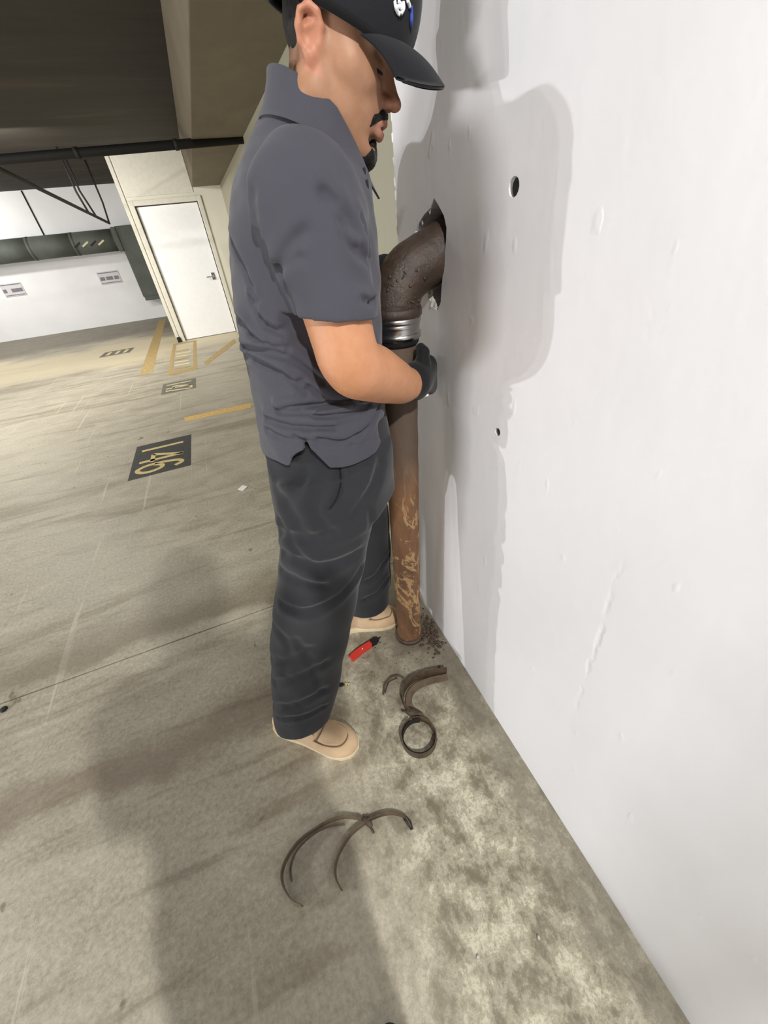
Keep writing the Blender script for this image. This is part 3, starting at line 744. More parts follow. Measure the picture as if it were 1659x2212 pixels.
# loose wet crumbs by the foot (uncountable)
bm = bmesh.new()
for i in range(230):
    r = random.Random(900 + i); u = r.random()
    x = .345 + r.gauss(.065, .022); y = .85 + r.gauss(-.01, .05)
    if x > .452 or math.hypot(x - .338, y - .872) < .05: continue
    s_ = r.uniform(.002, .007); vs = bmesh.ops.create_icosphere(bm, subdivisions=1, radius=1)['verts']
    for v in vs: v.co = Vector((x + v.co[0] * s_ * r.uniform(.8, 1.2), y + v.co[1] * s_ * r.uniform(.7, 1.3), s_ * .5 + v.co[2] * s_ * .6))
for i in range(60):
    r = random.Random(1900 + i); x, y = r.uniform(.12, .40), r.uniform(.70, 1.0)
    if math.hypot(x - .338, y - .872) < .06: continue
    s_ = r.uniform(.0012, .003); vs = bmesh.ops.create_icosphere(bm, subdivisions=1, radius=1)['verts']
    for v in vs: v.co = Vector((x + v.co[0] * s_, y + v.co[1] * s_, s_ * .6 + v.co[2] * s_ * .7))
tag(bm_obj('rust_debris', bm, M['mud']), 'wet dark rust crumbs heaped between pipe foot and wall', 'debris', kind='stuff')

# ================================================================== LOOSE THINGS ON THE FLOOR
# red utility knife
k0, k1 = atf(757, 1424, .008), atf(822, 1376, .008); kd = (k1 - k0) / np.linalg.norm(k1 - k0); ks = np.array([-kd[1], kd[0], 0]); KL = np.linalg.norm(k1 - k0)
kn = empty('utility_knife', 'red folding utility knife with black head lying between boots and pipe', 'knife', (k0[0], k0[1], 0))
def kpt(u, v): return k0 + kd * u * KL + ks * v
out = [(0, -.010), (.02, -.014), (.2, -.014), (.35, -.010), (.5, -.013), (.64, -.014), (.68, -.008), (.68, .010), (.5, .013), (.3, .014), (.1, .013), (.0, .010), (.025, .003), (.025, -.003)]
V, F = prism_geo([kpt(u, v)[:2] for u, v in out], .004, .018); o = mesh_obj('handle', V, F, M['red'], kn)
V, F = prism_geo([kpt(u, v)[:2] for u, v in [(.02, .009), (.3, .012), (.66, .011), (.66, .016), (.3, .019), (.02, .016)]], .0, .016); mesh_obj('grip_spine', V, F, M['black'], kn)
V, F = prism_geo([kpt(u, v)[:2] for u, v in [(.66, -.011), (.8, -.013), (.9, -.008), (.92, .006), (.84, .014), (.66, .014)]], .002, .017); mesh_obj('head', V, F, M['black'], kn)
V, F = prism_geo([kpt(u, v)[:2] for u, v in [(.9, -.006), (1.02, -.001), (.9, .005)]], .008, .010); mesh_obj('blade', V, F, M['rubber'], kn)
tube('pivot_screw', [kpt(.4, 0) + (0, 0, .009), kpt(.4, 0) + (0, 0, .0112)], .0035, M['chrome'], kn, 10)
# small driver bit / pen torch
t0, t1 = atf(716, 1481, .007), atf(756, 1477, .007)
tt = empty('pen_torch', 'tiny black and silver pen torch beside the worker\'s trouser leg', 'torch', (t0[0], t0[1], 0)); L_ = lambda u: t0 + (t1 - t0) * u
tube('barrel', [L_(-.3), L_(.1), L_(.12), L_(.4)], [.0055, .0055, .0065, .0065], M['chrome'], tt, 12)
tube('grip', [L_(.3), L_(.32), L_(.6), L_(.66)], [.0066, .007, .007, .004], M['black'], tt, 12)
tube('neck', [L_(.66), L_(.8)], .0035, M['chrome'], tt, 10)
tube('lens_ring', [L_(.74), L_(.75), L_(.84), L_(.85)], [.005, .0058, .0058, .005], M['lime'], tt, 12)
tube('tip', [L_(.85), L_(.9), L_(1.0)], [.005, .0055, .0045], M['chrome'], tt, 12)
# paper scrap, little floor plug
q = atf(524, 1055); o = flat_poly('paper_scrap', [(q[0] - .03, q[1]), (q[0], q[1] - .035), (q[0] + .034, q[1] + .004), (q[0] + .004, q[1] + .036)], M['paper'], None, .001, .004); tag(o, 'small white paper scrap lying on the floor behind the worker', 'paper')
q = atf(9, 1533); o = tube('floor_plug', [(q[0], q[1], 0), (q[0], q[1], .006), (q[0], q[1], .008)], [.012, .012, .009], M['iron'], None, 16); tag(o, 'small round dark plug in the floor near the slab joint', 'plug')
q = atf(1163, 2025); pb_ = bm_obj('pebble', chunk((q[0], q[1], .003), (.004, .006, .004), 77), M['plaster'], None, True); tag(pb_, 'tiny pale pebble on the floor close to the wall', 'pebble')
q = atf(1033, 2068); pb_ = bm_obj('pebble', chunk((q[0], q[1], .003), (.006, .005, .004), 78), M['plaster'], None, True); tag(pb_, 'tiny pale pebble out on the flaking floor patch', 'pebble')
# rusty clamp with a ring loop, standing on edge
def fp(px, py, z=0.0): return atf(px, py, z)
cl = empty('pipe_clamp', 'rusty pipe clamp with a closed ring loop and an open half band by the wall', 'clamp', tuple(fp(890, 1555)))
HW = .012
def band(name, pts, mat, parent, hw=HW, th=.0028, n=36, zc=None, up=(0, 0, 1)):
    p = curve_pts([(a[0], a[1], (zc if zc is not None else hw + .001)) for a in pts], n)
    V, F = ribbon_geo(p, np.asarray(up, float), hw, th); return mesh_obj(name, V, F, mat, parent)
# ring: centre measured on the floor
rc = (fp(872, 1600) + fp(936, 1600)) / 2; rc = np.array([rc[0] + .004, rc[1] + .004, 0]); rr_ = .056
a = np.linspace(math.radians(95), math.radians(95 + 352), 48)
p = np.stack([rc[0] + rr_ * np.cos(a), rc[1] + rr_ * np.sin(a), np.full_like(a, .017)], 1)
V, F = ribbon_geo(p, np.array([0, 0, 1.0]), .016, .003); mesh_obj('ring_band', V, F, M['band'], cl)
a2 = np.linspace(math.radians(60), math.radians(330), 40)
p = np.stack([rc[0] + (rr_ - .005) * np.cos(a2), rc[1] + (rr_ - .005) * np.sin(a2), np.full_like(a2, .015)], 1)
V, F = ribbon_geo(p, np.array([0, 0, 1.0]), .014, .002); mesh_obj('inner_band', V, F, M['rubber'], cl)
band('tail', [fp(906, 1545), fp(925, 1562), fp(944, 1600)], M['band'], cl, .007, .003, 14)
tube('bolt_lug', curve_pts([tuple(fp(880, 1535, .012)), tuple(fp(900, 1542, .013)), tuple(fp(914, 1546, .014))], 8), [.012, .0145, .0145, .014, .0135, .012, .010, .006], M['band'], cl, 8)
band('half_band', [fp(965, 1452, .01), fp(930, 1458, .01), fp(895, 1470, .01), fp(874, 1492, .01), fp(872, 1520, .01), fp(886, 1542, .01)], M['band'], cl, .021, .0035, 40)
ip = curve_pts([fp(967, 1462, .006), fp(932, 1470, .006), fp(902, 1482, .006), fp(886, 1499, .006), fp(884, 1520, .006), fp(895, 1540, .006)], 32)
rad_ = np.gradient(ip, axis=0); rad_ /= np.linalg.norm(rad_, axis=1)[:, None]; rad_ = np.stack([rad_[:, 1], -rad_[:, 0], 0 * rad_[:, 0] + .25], 1)
V, F = ribbon_geo(ip, rad_, .011, .003); mesh_obj('inner_lip', V, F, M['strap'], cl)
tube('bolt', [tuple(fp(868, 1535, .014)), tuple(fp(918, 1550, .016))], .0035, M['band'], cl, 8)
c2 = empty('wire_loop', 'thin rusty wire hoop lying beside the half band', 'wire', tuple(fp(840, 1475)))
pts = [fp(828, 1500, .003), fp(832, 1478, .01), fp(845, 1463, .014), fp(860, 1459, .012), fp(872, 1464, .004)]
tube('wire', curve_pts(pts, 20), .0035, M['band'], c2, 8)
tube('wire_return', curve_pts([fp(832, 1496, .003), fp(840, 1474, .004), fp(858, 1464, .004)], 14), .0025, M['band'], c2, 8)
# sprung-open strap, two arcs from one buckle
st = empty('pipe_strap', 'dusty brown pipe strap sprung open into two arcs in the foreground', 'strap', tuple(fp(793, 1775)))
band('strap_arc', [fp(783, 1772), fp(740, 1768), fp(700, 1783), fp(650, 1818), fp(618, 1865), fp(612, 1905), fp(628, 1940), fp(655, 1958)], M['strap'], st, .011, .003, 46)
band('strap_arc', [fp(790, 1780), fp(760, 1805), fp(738, 1838), fp(727, 1870), fp(728, 1900), fp(740, 1925)], M['strap'], st, .012, .003, 36)
band('strap_arc', [fp(795, 1775), fp(825, 1763), fp(850, 1760), fp(875, 1768), fp(888, 1788)], M['band'], st, .010, .003, 26)
band('inner_strap', [fp(745, 1783), fp(715, 1786), fp(680, 1802), fp(645, 1835), fp(630, 1872), fp(632, 1905)], M['strap'], st, .003, .002, 26)
tube('buckle', curve_pts([fp(784, 1768, .012), fp(795, 1776, .013), fp(803, 1786, .012)], 8), [.005, .008, .009, .009, .009, .008, .007, .005], M['band'], st, 8)
tube('buckle_screw', [fp(795, 1762, .016), fp(797, 1782, .012), fp(808, 1800, .006)], .0032, M['band'], st, 8)
tube('strap_tip', [fp(874, 1766, .008), fp(884, 1778, .008), fp(890, 1792, .006)], [.006, .0075, .004], M['rubber'], st, 8)

# ================================================================== THE WORKER
WK = empty('person', 'worker in charcoal polo, black cap and trousers gripping the rusty pipe', 'person', (0.05, .82, 0))
YC = .82
# head frame
psi, th = math.radians(-25), math.radians(20.4)
fw = np.array([math.cos(psi) * math.cos(th), math.sin(psi) * math.cos(th), -math.sin(th)]); lf = np.array([-math.sin(psi), math.cos(psi), 0]); upv = np.cross(fw, lf)
HR = np.stack([fw, lf, upv], 1); HO = np.array([.2490, .790, 1.538]); HS = np.array([.943, .986, .775])
def hl(prim):
    lo, hi, fn = prim
    return LOCAL(HO, HR, (np.asarray(lo) * HS, np.asarray(hi) * HS, lambda X, Y, Z: fn(X / HS[0], Y / HS[1], Z / HS[2]) * .85))
def hw_(p): return HO + HR @ (HS * np.asarray(p, float))
def tolocal(V): return ((V - HO) @ HR) / HS

SH_R, EL_R, WR_R = np.array([.152, .648, 1.378]), np.array([.172, .600, 1.176]), np.array([.326, .742, 1.066])
SH_L, EL_L, WR_L = np.array([.165, .995, 1.378]), np.array([.185, 1.065, 1.150]), np.array([.292, .965, 1.20])
def axis_grid(lo, hi, flo_, fhi, hf, hc):
    return np.concatenate([np.arange(lo, flo_, hc), np.arange(flo_, fhi, hf), np.arange(fhi, hi + hc, hc)])
bx = axis_grid(-.30, .47, .13, .40, .0024, .007); by = axis_grid(.50, 1.14, .67, .90, .0024, .007); bz = axis_grid(.02, 1.70, 1.385, 1.70, .0024, .007)
v = Vol(bx, by, bz)
# --- trunk, legs (under the clothes)
tz = [.86, .95, 1.05, 1.15, 1.25, 1.33, 1.40, 1.45, 1.48]; tb = [.02, .03, .045, .06, .065, .08, .10, .13, .155]; tf = [.27, .27, .275, .28, .288, .285, .268, .25, .235]; tw = [.15, .152, .15, .15, .158, .168, .155, .09, .06]
v.add(LOFT(tz, tb, tf, tw, YC), 0.03)
chain(v, [(.14, .735, .90), (.035, .715, .50), (-.135, .675, .09)], [.075, .052, .036], .03)
chain(v, [(.17, .91, .90), (.235, .985, .50), (.215, 1.0, .09)], [.075, .052, .036], .03)
# --- arms
for sh, el, wr, hand in ((SH_R, EL_R, WR_R, (.395, .795, 1.06)), (SH_L, EL_L, WR_L, (.322, .910, 1.225))):
    ap = curve_pts([sh, sh * .45 + el * .55, el, el * .66 + wr * .34 + np.array([0, -.003, -.004]), el * .3 + wr * .7 + np.array([0, -.001, -.004]), wr, np.array(hand)], 26)
    chain(v, list(ap), np.interp(np.linspace(0, 6, 26), [0, 1, 2, 3, 4, 5, 6], [.054, .048, .0425, .0445, .0385, .0315, .024]), .012)
v.add(RC(EL_R + (-.014, -.004, .004), EL_R + (.0, 0, -.012), .027, .03), .025)
# --- neck
v.add(RC((.210, .806, 1.40), hw_((.0, 0, -.03)), .052, .046), .03)
v.add(RC((.215, .808, 1.38), hw_((.02, 0, -.075)), .048, .042), .03)
# --- head (local frame: x forward, y to his left, z up)
v.add(hl(ELL((.014, 0, .045), (.074, .074, .088))), .02)
v.add(hl(ELL((.035, 0, -.02), (.056, .062, .082))), .03)
v.add(hl(ELL((.028, 0, -.062), (.056, .052, .046))), .03)
for s in (-1, 1):
    v.add(hl(RC((.002, s * .054, -.058), (.072, s * .018, -.102), .017, .015)), .028)
    v.add(hl(RC((-.002, s * .060, -.01), (.0, s * .055, -.058), .014, .016)), .025)
    v.add(hl(RC((.050, s * .054, -.006), (.070, s * .040, -.012), .014, .014)), .025)
    v.add(hl(RC((.086, s * .008, .028), (.072, s * .048, .030), .010, .009)), .014)
v.add(hl(ELL((.082, 0, -.101), (.016, .020, .015))), .018)
v.add(hl(ELL((.076, 0, -.05), (.022, .032, .028))), .02)
for s in (-1, 1): v.cut(hl(ELL((.094, s * .032, .010), (.017, .017, .0115))), .012)
v.add(hl(RC((.087, 0, .024), (.113, 0, -.022), .0085, .0105)), .012)
v.add(hl(ELL((.114, 0, -.025), (.0125, .0115, .0105))), .006)
for s in (-1, 1):
    v.add(hl(ELL((.102, s * .0125, -.029), (.0115, .0068, .0085))), .006)
    v.cut(hl(ELL((.108, s * .007, -.0375), (.005, .0032, .004))), .003)
# lids
for s in (-1, 1):
    v.add(hl(RC((.082, s * .020, .010), (.076, s * .044, .009), .0085, .0080)), .006)
    v.add(hl(RC((.079, s * .022, .003), (.074, s * .043, .004), .006, .006)), .006)
# lips, parted
for s in (-1, 1):
    chain(v, [hw_((.1015, 0, -.0555)), hw_((.0995, s * .012, -.0565)), hw_((.087, s * .025, -.063))], [.0085, .0080, .004], .004)
    chain(v, [hw_((.098, 0, -.0725)), hw_((.096, s * .011, -.0715)), hw_((.087, s * .024, -.064))], [.0098, .0090, .004], .004)
v.cut(hl(ELL((.104, 0, -.0635), (.011, .016, .0028))), .003)
v.cut(hl(RC((.091, -.016, -.087), (.091, .016, -.087), .006, .006)), .010)
# ears: bowl, helix rim, lobe
for s in (-1, 1):
    q = lambda x, o, z: hw_((x * .86, s * (.0695 + o * .9), z * .88 + .002))
    v.add(hl(ELL((-.006, s * .074, .0), (.017, .009, .028))), .006)
    rim = [q(.006, .006, -.006), q(.009, .010, .014), q(.001, .014, .029), q(-.012, .017, .031), q(-.022, .019, .02), q(-.024, .018, .003), q(-.019, .014, -.014), q(-.009, .011, -.024)]
    chain(v, rim, [.0035, .004, .0046, .0048, .0048, .0045, .0042, .0042], .003)
    v.add(RC(q(-.004, .010, -.025), q(-.003, .009, -.031), .0072, .0062), .005)
    v.cut(hl(ELL((-.005, s * .0865, .0), (.0085, .006, .013))), .004)
    v.cut(hl(ELL((-.009, s * .089, .016), (.0085, .005, .008))), .004)
    v.add(RC(q(.008, .006, -.004), q(.007, .009, -.009), .0042, .0038), .003)
    v.add(RC(q(-.004, .012, .014), q(-.015, .013, .004), .0032, .003), .003)
def skin_tint(V):
    L = tolocal(V); n = len(V); base = np.array(srgb(163, 121, 94)[:3]); c = np.repeat(base[None], n, 0)
    arm = np.array(srgb(190, 134, 97)[:3]); isarm = V[:, 2] < 1.36; c[isarm] = arm
    def mixin(mask, col, a): 
        k = (np.clip(mask, 0, 1) * a)[:, None]; c[:] = c * (1 - k) + np.array(srgb(*col)[:3]) * k
    hd_ = ~isarm
    mid = np.exp(-(((L[:, 2] + .064) / .0105) ** 2 + (L[:, 1] / .019) ** 2)) * (L[:, 0] > .08)
    mixin(mid * 1.8 * hd_, (176, 112, 104), .85)
    stub = np.clip((-.03 - L[:, 2]) / .03, 0, 1) * np.clip((.11 - L[:, 0]) / .03, 0, 1) * (L[:, 0] > -.02) * hd_
    mixin(stub * (1 - np.clip(mid * 2, 0, 1)), (140, 102, 72), .45)
    nape = np.clip((-.018 - L[:, 0]) / .03, 0, 1) * np.clip((L[:, 2] + .055) / .04, 0, 1) * hd_ * (np.abs(L[:, 1]) < .075)
    mixin(nape, (70, 52, 42), .75)
    red = np.exp(-(((L[:, 0] - .112) / .016) ** 2 + ((L[:, 2] + .02) / .02) ** 2)) * hd_
    mixin(red, (170, 104, 82), .5)
    earm = (np.abs(L[:, 1]) > .077) * hd_ * (L[:, 0] < .02) * (L[:, 2] > -.04)
    mixin(earm.astype(float), (182, 116, 92), .6)
    eye = np.exp(-(((L[:, 0] - .08) / .014) ** 2 + ((np.abs(L[:, 1]) - .032) / .016) ** 2 + ((L[:, 2] - .006) / .009) ** 2)) * hd_
    mixin(eye, (120, 76, 56), .6)
    mole = np.exp(-np.sum((V - at(771, 718, .552)) ** 2, 1) / .003 ** 2); mixin(mole, (96, 56, 40), .9)
    return np.hstack([c, np.ones((n, 1))])
body = sdf_obj('body', v, M['skin'], WK, 1, skin_tint)
# eyes
for s in (-1, 1):
    c = hw_((.0742, s * .032, .0055)); bm = bmesh.new(); bmesh.ops.create_uvsphere(bm, u_segments=20, v_segments=14, radius=.0118); bmesh.ops.translate(bm, verts=bm.verts, vec=Vector(c)); eo = bm_obj('eye', bm, M['eye'], WK, True)
    d_ = fw * .8 - upv * .5; d_ /= np.linalg.norm(d_); bm = bmesh.new(); bmesh.ops.create_uvsphere(bm, u_segments=14, v_segments=10, radius=.0062); bmesh.ops.translate(bm, verts=bm.verts, vec=Vector(c + d_ * .0068)); bm_obj('iris', bm, M['iris'], eo, True)
for s in (-1, 1):
    tube('eyelash', curve_pts([hw_((.0885, s * .016, .0045)), hw_((.0905, s * .030, .001)), hw_((.080, s * .051, .0015))], 12), [.0005, .0009, .0013, .0016, .0018, .0019, .0019, .0018, .0016, .0013, .0009, .0005], M['hair'], WK, 6)
# facial hair
def hairs(name, lo, hi, prims, k=.004, h=.0016, disp=.0009, relax=0):
    pl = np.array([hw_((a, b, c)) for a in (lo[0], hi[0]) for b in (lo[1], hi[1]) for c in (lo[2], hi[2])])
    vv = vol(pl.min(0) - .006, pl.max(0) + .006, h)
    for p in prims: vv.add(p, k)
    vv.displace(pl.min(0) - .006, pl.max(0) + .006, lambda X, Y, Z: disp * np.sin(X * 2100 + Y * 900) * np.sin(Y * 1900 + Z * 700) * np.sin(Z * 2300 + X * 300))
    return sdf_obj(name, vv, M['hair'], WK, relax)
for s in (-1, 1):
    hairs('eyebrow', (.07, s * .032 - .03, .02), (.1, s * .032 + .03, .04), [RC(hw_((.095, s * .012, .028)), hw_((.090, s * .030, .032)), .0032, .0034), RC(hw_((.090, s * .030, .032)), hw_((.078, s * .050, .028)), .0034, .002)])
mus = []
for s in (-1, 1):
    mus += [RC(hw_((.1045, s * .002, -.0455)), hw_((.1015, s * .014, -.047)), .0050, .0060), RC(hw_((.1015, s * .014, -.047)), hw_((.0905, s * .028, -.057)), .0060, .0052), RC(hw_((.0905, s * .028, -.057)), hw_((.085, s * .031, -.070)), .0052, .0035)]
hairs('moustache', (.07, -.04, -.08), (.115, .04, -.04), mus)
hairs('goatee', (.04, -.045, -.155), (.125, .045, -.07), [RC(hw_((.0945, -.002, -.088)), hw_((.094, .002, -.099)), .0055, .008), RC(hw_((.090, -.014, -.110)), hw_((.090, .014, -.110)), .0125, .0125), RC(hw_((.074, -.026, -.119)), hw_((.074, .026, -.119)), .0105, .0105), RC(hw_((.087, 0, -.115)), hw_((.076, 0, -.134)), .0145, .012), RC(hw_((.074, -.026, -.119)), hw_((.045, -.042, -.108)), .007, .003), RC(hw_((.074, .026, -.119)), hw_((.045, .042, -.108)), .007, .003)], .008)
# hair: nape and sides under the cap
pl = HO; vv = vol(HO - .14, HO + .14, .0026)
vv.add(hl(ELL((.013, 0, .043), (.078, .0775, .091))), 0)
vv.cut(hl(BOX((.13, 0, 0), (.130, .2, .2))), .006)          # nothing forward of the ears
vv.cut(hl(BOX((0, 0, -.132), (.3, .3, .10))), .012)         # hairline at the nape
vv.cut(hl(BOX((0, 0, .20), (.3, .3, .12))), .0)
for s in (-1, 1): vv.cut(hl(ELL((-.006, s * .085, .0), (.034, .03, .045))), .006)
vv.displace(HO - .14, HO + .14, lambda X, Y, Z: .0012 * np.sin(X * 900 + Y * 500) * np.sin(Z * 420 + Y * 800))
sdf_obj('hair', vv, M['hair'], WK, 1)
# cap
cp = empty('cap', None, None); cp.parent = WK; cp.location = Vector(hw_((0, 0, .03)) - np.array(WK.location)); bpy.context.view_layer.update()
vv = vol(HO - .16, HO + (.19, .16, .2), .003)
vv.add(hl(ELL((.017, 0, .048), (.105, .086, .115))), 0)
vv.add(hl(ELL((.055, 0, .095), (.068, .070, .075))), .03)
vv.cut(hl(((-.3, -.3, -.3), (.3, .3, .1), lambda X, Y, Z: Z - (.035 - .11 * X) + 0 * Y)), .003)
vv.cut(hl(ELL((.016, 0, .044), (.095, .078, .104))), .002)
vv.cut(hl(ELL((-.105, 0, .035), (.03, .03, .03))), .004)
crown_vol = vv; sdf_obj('crown', vv, M['cap'], cp, 1)
ba = np.linspace(-math.pi * .98, math.pi * .98, 90)
bp_ = np.array([hw_((.017 + .1045 * math.cos(a), .0862 * math.sin(a), .037 - .11 * (.012 + .11 * math.cos(a)))) for a in ba])
V, F = ribbon_geo(bp_, upv, .004, .002); mesh_obj('band_edge', V, F, M['cap_under'], cp, True)
def brim_pt(u, t, off):
    """u across -1..1, t root..tip"""
    ang = u * 1.12; rx, ry = .012 + .109 * math.cos(ang), .0865 * math.sin(ang)
    root = np.array([rx, ry, .046 - .022 * u * u])
    tip = np.array([max(.117 + .068 * math.sqrt(max(0, 1 - abs(u) ** 2.6)), rx), .080 * math.sin(u * 1.30), .021 - .008 * u * u])
    p = root + (tip - root) * t
    p[2] += -.004 * abs(u) ** 2 * t + .006 * math.sin(t * 3.14) + .22 * p[1] * t
    return hw_(p + np.array([0, 0, off]))
NU, NTt = 41, 14; V = []; F = []
for off in (.0022, -.0022):
    for i in range(NU):
        for j in range(NTt): V.append(brim_pt(-1 + 2 * i / (NU - 1), j / (NTt - 1), off))
def vid(k, i, j): return k * NU * NTt + i * NTt + j
for i in range(NU - 1):
    for j in range(NTt - 1):
        F.append((vid(0, i, j), vid(0, i + 1, j), vid(0, i + 1, j + 1), vid(0, i, j + 1))); F.append((vid(1, i, j), vid(1, i, j + 1), vid(1, i + 1, j + 1), vid(1, i + 1, j)))
    for j in (0, NTt - 1): F.append((vid(0, i, j), vid(1, i, j), vid(1, i + 1, j), vid(0, i + 1, j)))
for i in (0, NU - 1):
    for j in range(NTt - 1): F.append((vid(0, i, j), vid(0, i, j + 1), vid(1, i, j + 1), vid(1, i, j)))
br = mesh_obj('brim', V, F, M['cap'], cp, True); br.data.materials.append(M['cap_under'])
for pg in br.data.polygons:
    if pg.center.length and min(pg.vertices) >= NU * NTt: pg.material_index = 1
# raised embroidery on the front panel
for st_ in ([(853, 3), (855, 16), (860, 27), (865, 31)], [(860, 2), (866, 10), (868, 22)], [(866, 30), (872, 18), (871, 4)], [(880, 1), (883, 8), (885, 15)], [(856, 16), (863, 14), (869, 15)]):
    pts = [surf(crown_vol, a, b, .5, 1.0, -.0006) for a, b in st_]; pts = [p for p in pts if p is not None]
    if len(pts) > 1: tube('embroidery', curve_pts(pts, 12), .0021, M['stitch'], cp, 6)
pts = [surf(crown_vol, a, b, .5, 1.0, -.0006) for a, b in ((888, 14), (889, 28), (889, 42), (888, 56))]; pts = [p for p in pts if p is not None]
if len(pts) > 1: tube('embroidery', curve_pts(pts, 12), .0022, M['blue'], cp, 6)
tube('back_strap', curve_pts([hw_((-.072, -.04, .046)), hw_((-.088, 0, .046)), hw_((-.072, .04, .046))], 16), .0065, M['cap_under'], cp, 8)

# --- polo shirt
h = .0034
v = vol((-.06, .48, .90), (.40, 1.15, 1.57), h)
sz = [.90, .96, 1.05, 1.12, 1.18, 1.26, 1.34, 1.385, 1.42, 1.452, 1.480, 1.500]
sb = [-.006, .002, .013, .022, .024, .034, .054, .068, .086, .112, .140, .158]
sf = [.276, .279, .281, .283, .287, .291, .289, .286, .286, .274, .258, .245]
sw = [.192, .190, .186, .182, .182, .190, .200, .197, .160, .102, .074, .062]
TORSO = LOFT(sz, sb, sf, sw, YC, 2.35)
v.add(TORSO, .0)
SLEEVES = []
for sh, el, wr in ((SH_R, EL_R, WR_R), (SH_L, EL_L, WR_L)):
    ap = curve_pts([sh, sh * .45 + el * .55, el, el * .66 + wr * .34, el * .3 + wr * .7, wr], 41)
    cutz = sh[2] + (el[2] - sh[2]) * .67; k_ = int(np.argmin(np.abs(ap[:17, 2] - cutz))); ap = ap[:k_ + 3]
    chain(v, list(ap), np.linspace(.060, .0545, len(ap)), .028 if 0 else .012)
    v.add(RC(sh, ap[4], .060, .059), .03)
    SLEEVES.append((ap, k_))
# shoulder slope
for s_, sh in ((-1, SH_R), (1, SH_L)):
    v.add(RC((.185, YC + s_ * .082, 1.398), sh + np.array([.004, 0, .000]), .040, .055), .04)
# sleeve hems cut square to the arm, hollow inside
def PLANE_CUT(p, n, lo, hi):
    n = np.asarray(n, float) / np.linalg.norm(n); p = np.asarray(p, float)
    return np.asarray(lo), np.asarray(hi), (lambda X, Y, Z: np.maximum.reduce([-((X - p[0]) * n[0] + (Y - p[1]) * n[1] + (Z - p[2]) * n[2]), np.asarray((X - hi[0]) + 0 * Y + 0 * Z), np.asarray((lo[0] - X) + 0 * Y + 0 * Z), np.asarray((Y - hi[1]) + 0 * X + 0 * Z), np.asarray((lo[1] - Y) + 0 * X + 0 * Z)]))
for (ap, k_), sg in zip(SLEEVES, (-1, 1)):
    se = ap[k_]; ax_ = ap[k_ + 1] - ap[k_ - 1]; ax_ /= np.linalg.norm(ax_)
    lo = [se[0] - .09, se[1] - .10 if sg < 0 else se[1] - .045, se[2] - .12]; hi = [se[0] + .09, se[1] + .045 if sg < 0 else se[1] + .10, se[2] + .04]
    v.cut(PLANE_CUT(se, np.array([-.12, 0, -1.0]), lo, hi), .002)
    v.cut(RC(ap[k_ - 5], se + ax_ * .05, .051, .0515), .003)
# armpit crease between sleeve and side
crease(v, [at(607, 560, .62), at(612, 620, .615), at(637, 700, .615)], .012, .006, .1)
# hem: higher at the near side, with side vents
def HEM(X, Y, Z):
    zh = .948 + .22 * np.maximum(0, .82 - Y) + .05 * np.exp(-((X - .32) / .06) ** 2) * 0 - .012 * np.cos((X - .15) * 20)
    return np.asarray(zh - Z)
v.op(((0, 0, 0), (1, 1, 1), HEM), .003, inter=True)
vn = at(668, 965, .632)
def VENT(X, Y, Z):
    return np.maximum(np.where(X < vn[0], (vn[0] - X) / .78, (X - vn[0]) / .52) * .6 - np.maximum(0, (vn[2] - Z)) * .6, Y - .76) + 0 * Z
v.cut(((vn[0] - .06, .55, .9), (vn[0] + .06, .76, vn[2] + .01), VENT), .002)
v.cut(LOFT([.88, 1.03], [.006, .022], [.290, .292], [.176, .168], YC, 2.35), .006)
# folds
def folds(v, lst, ymin, ymax, rg=.5, gain=1.0):
    todo = []
    for pl, dep, w in lst:
        q = curve_pts([(a, b, 0) for a, b in pl], 14) if len(pl) > 2 else curve_pts([(a, b, 0) for a, b in pl], 8)
        pts = [surf(v, a, b, ymin, ymax, .001) for a, b, _ in q]; pts = [p for p in pts if p is not None]
        run = [pts[0]] if pts else []
        for p in pts[1:]:
            if np.linalg.norm(p - run[-1]) < .05: run.append(p)
        if len(run) > 2: todo.append((np.array(run), dep * gain, w))
    for run, dep, w in todo:
        up = np.array([0, 0, 1.9 * w]); mg = 5 * w; n = len(run)
        def fn(X, Y, Z, run=run, dep=dep, w=w, up=up):
            d = polydist(X, Y, Z, run); e = polydist(X, Y, Z, run + up); g = polydist(X, Y, Z, run - up)
            return dep * np.exp(-(d / w) ** 2) - rg * dep * np.exp(-(e / (1.7 * w)) ** 2) - .15 * dep * np.exp(-(g / (1.5 * w)) ** 2)
        v.displace(run.min(0) - mg, run.max(0) + mg, fn)
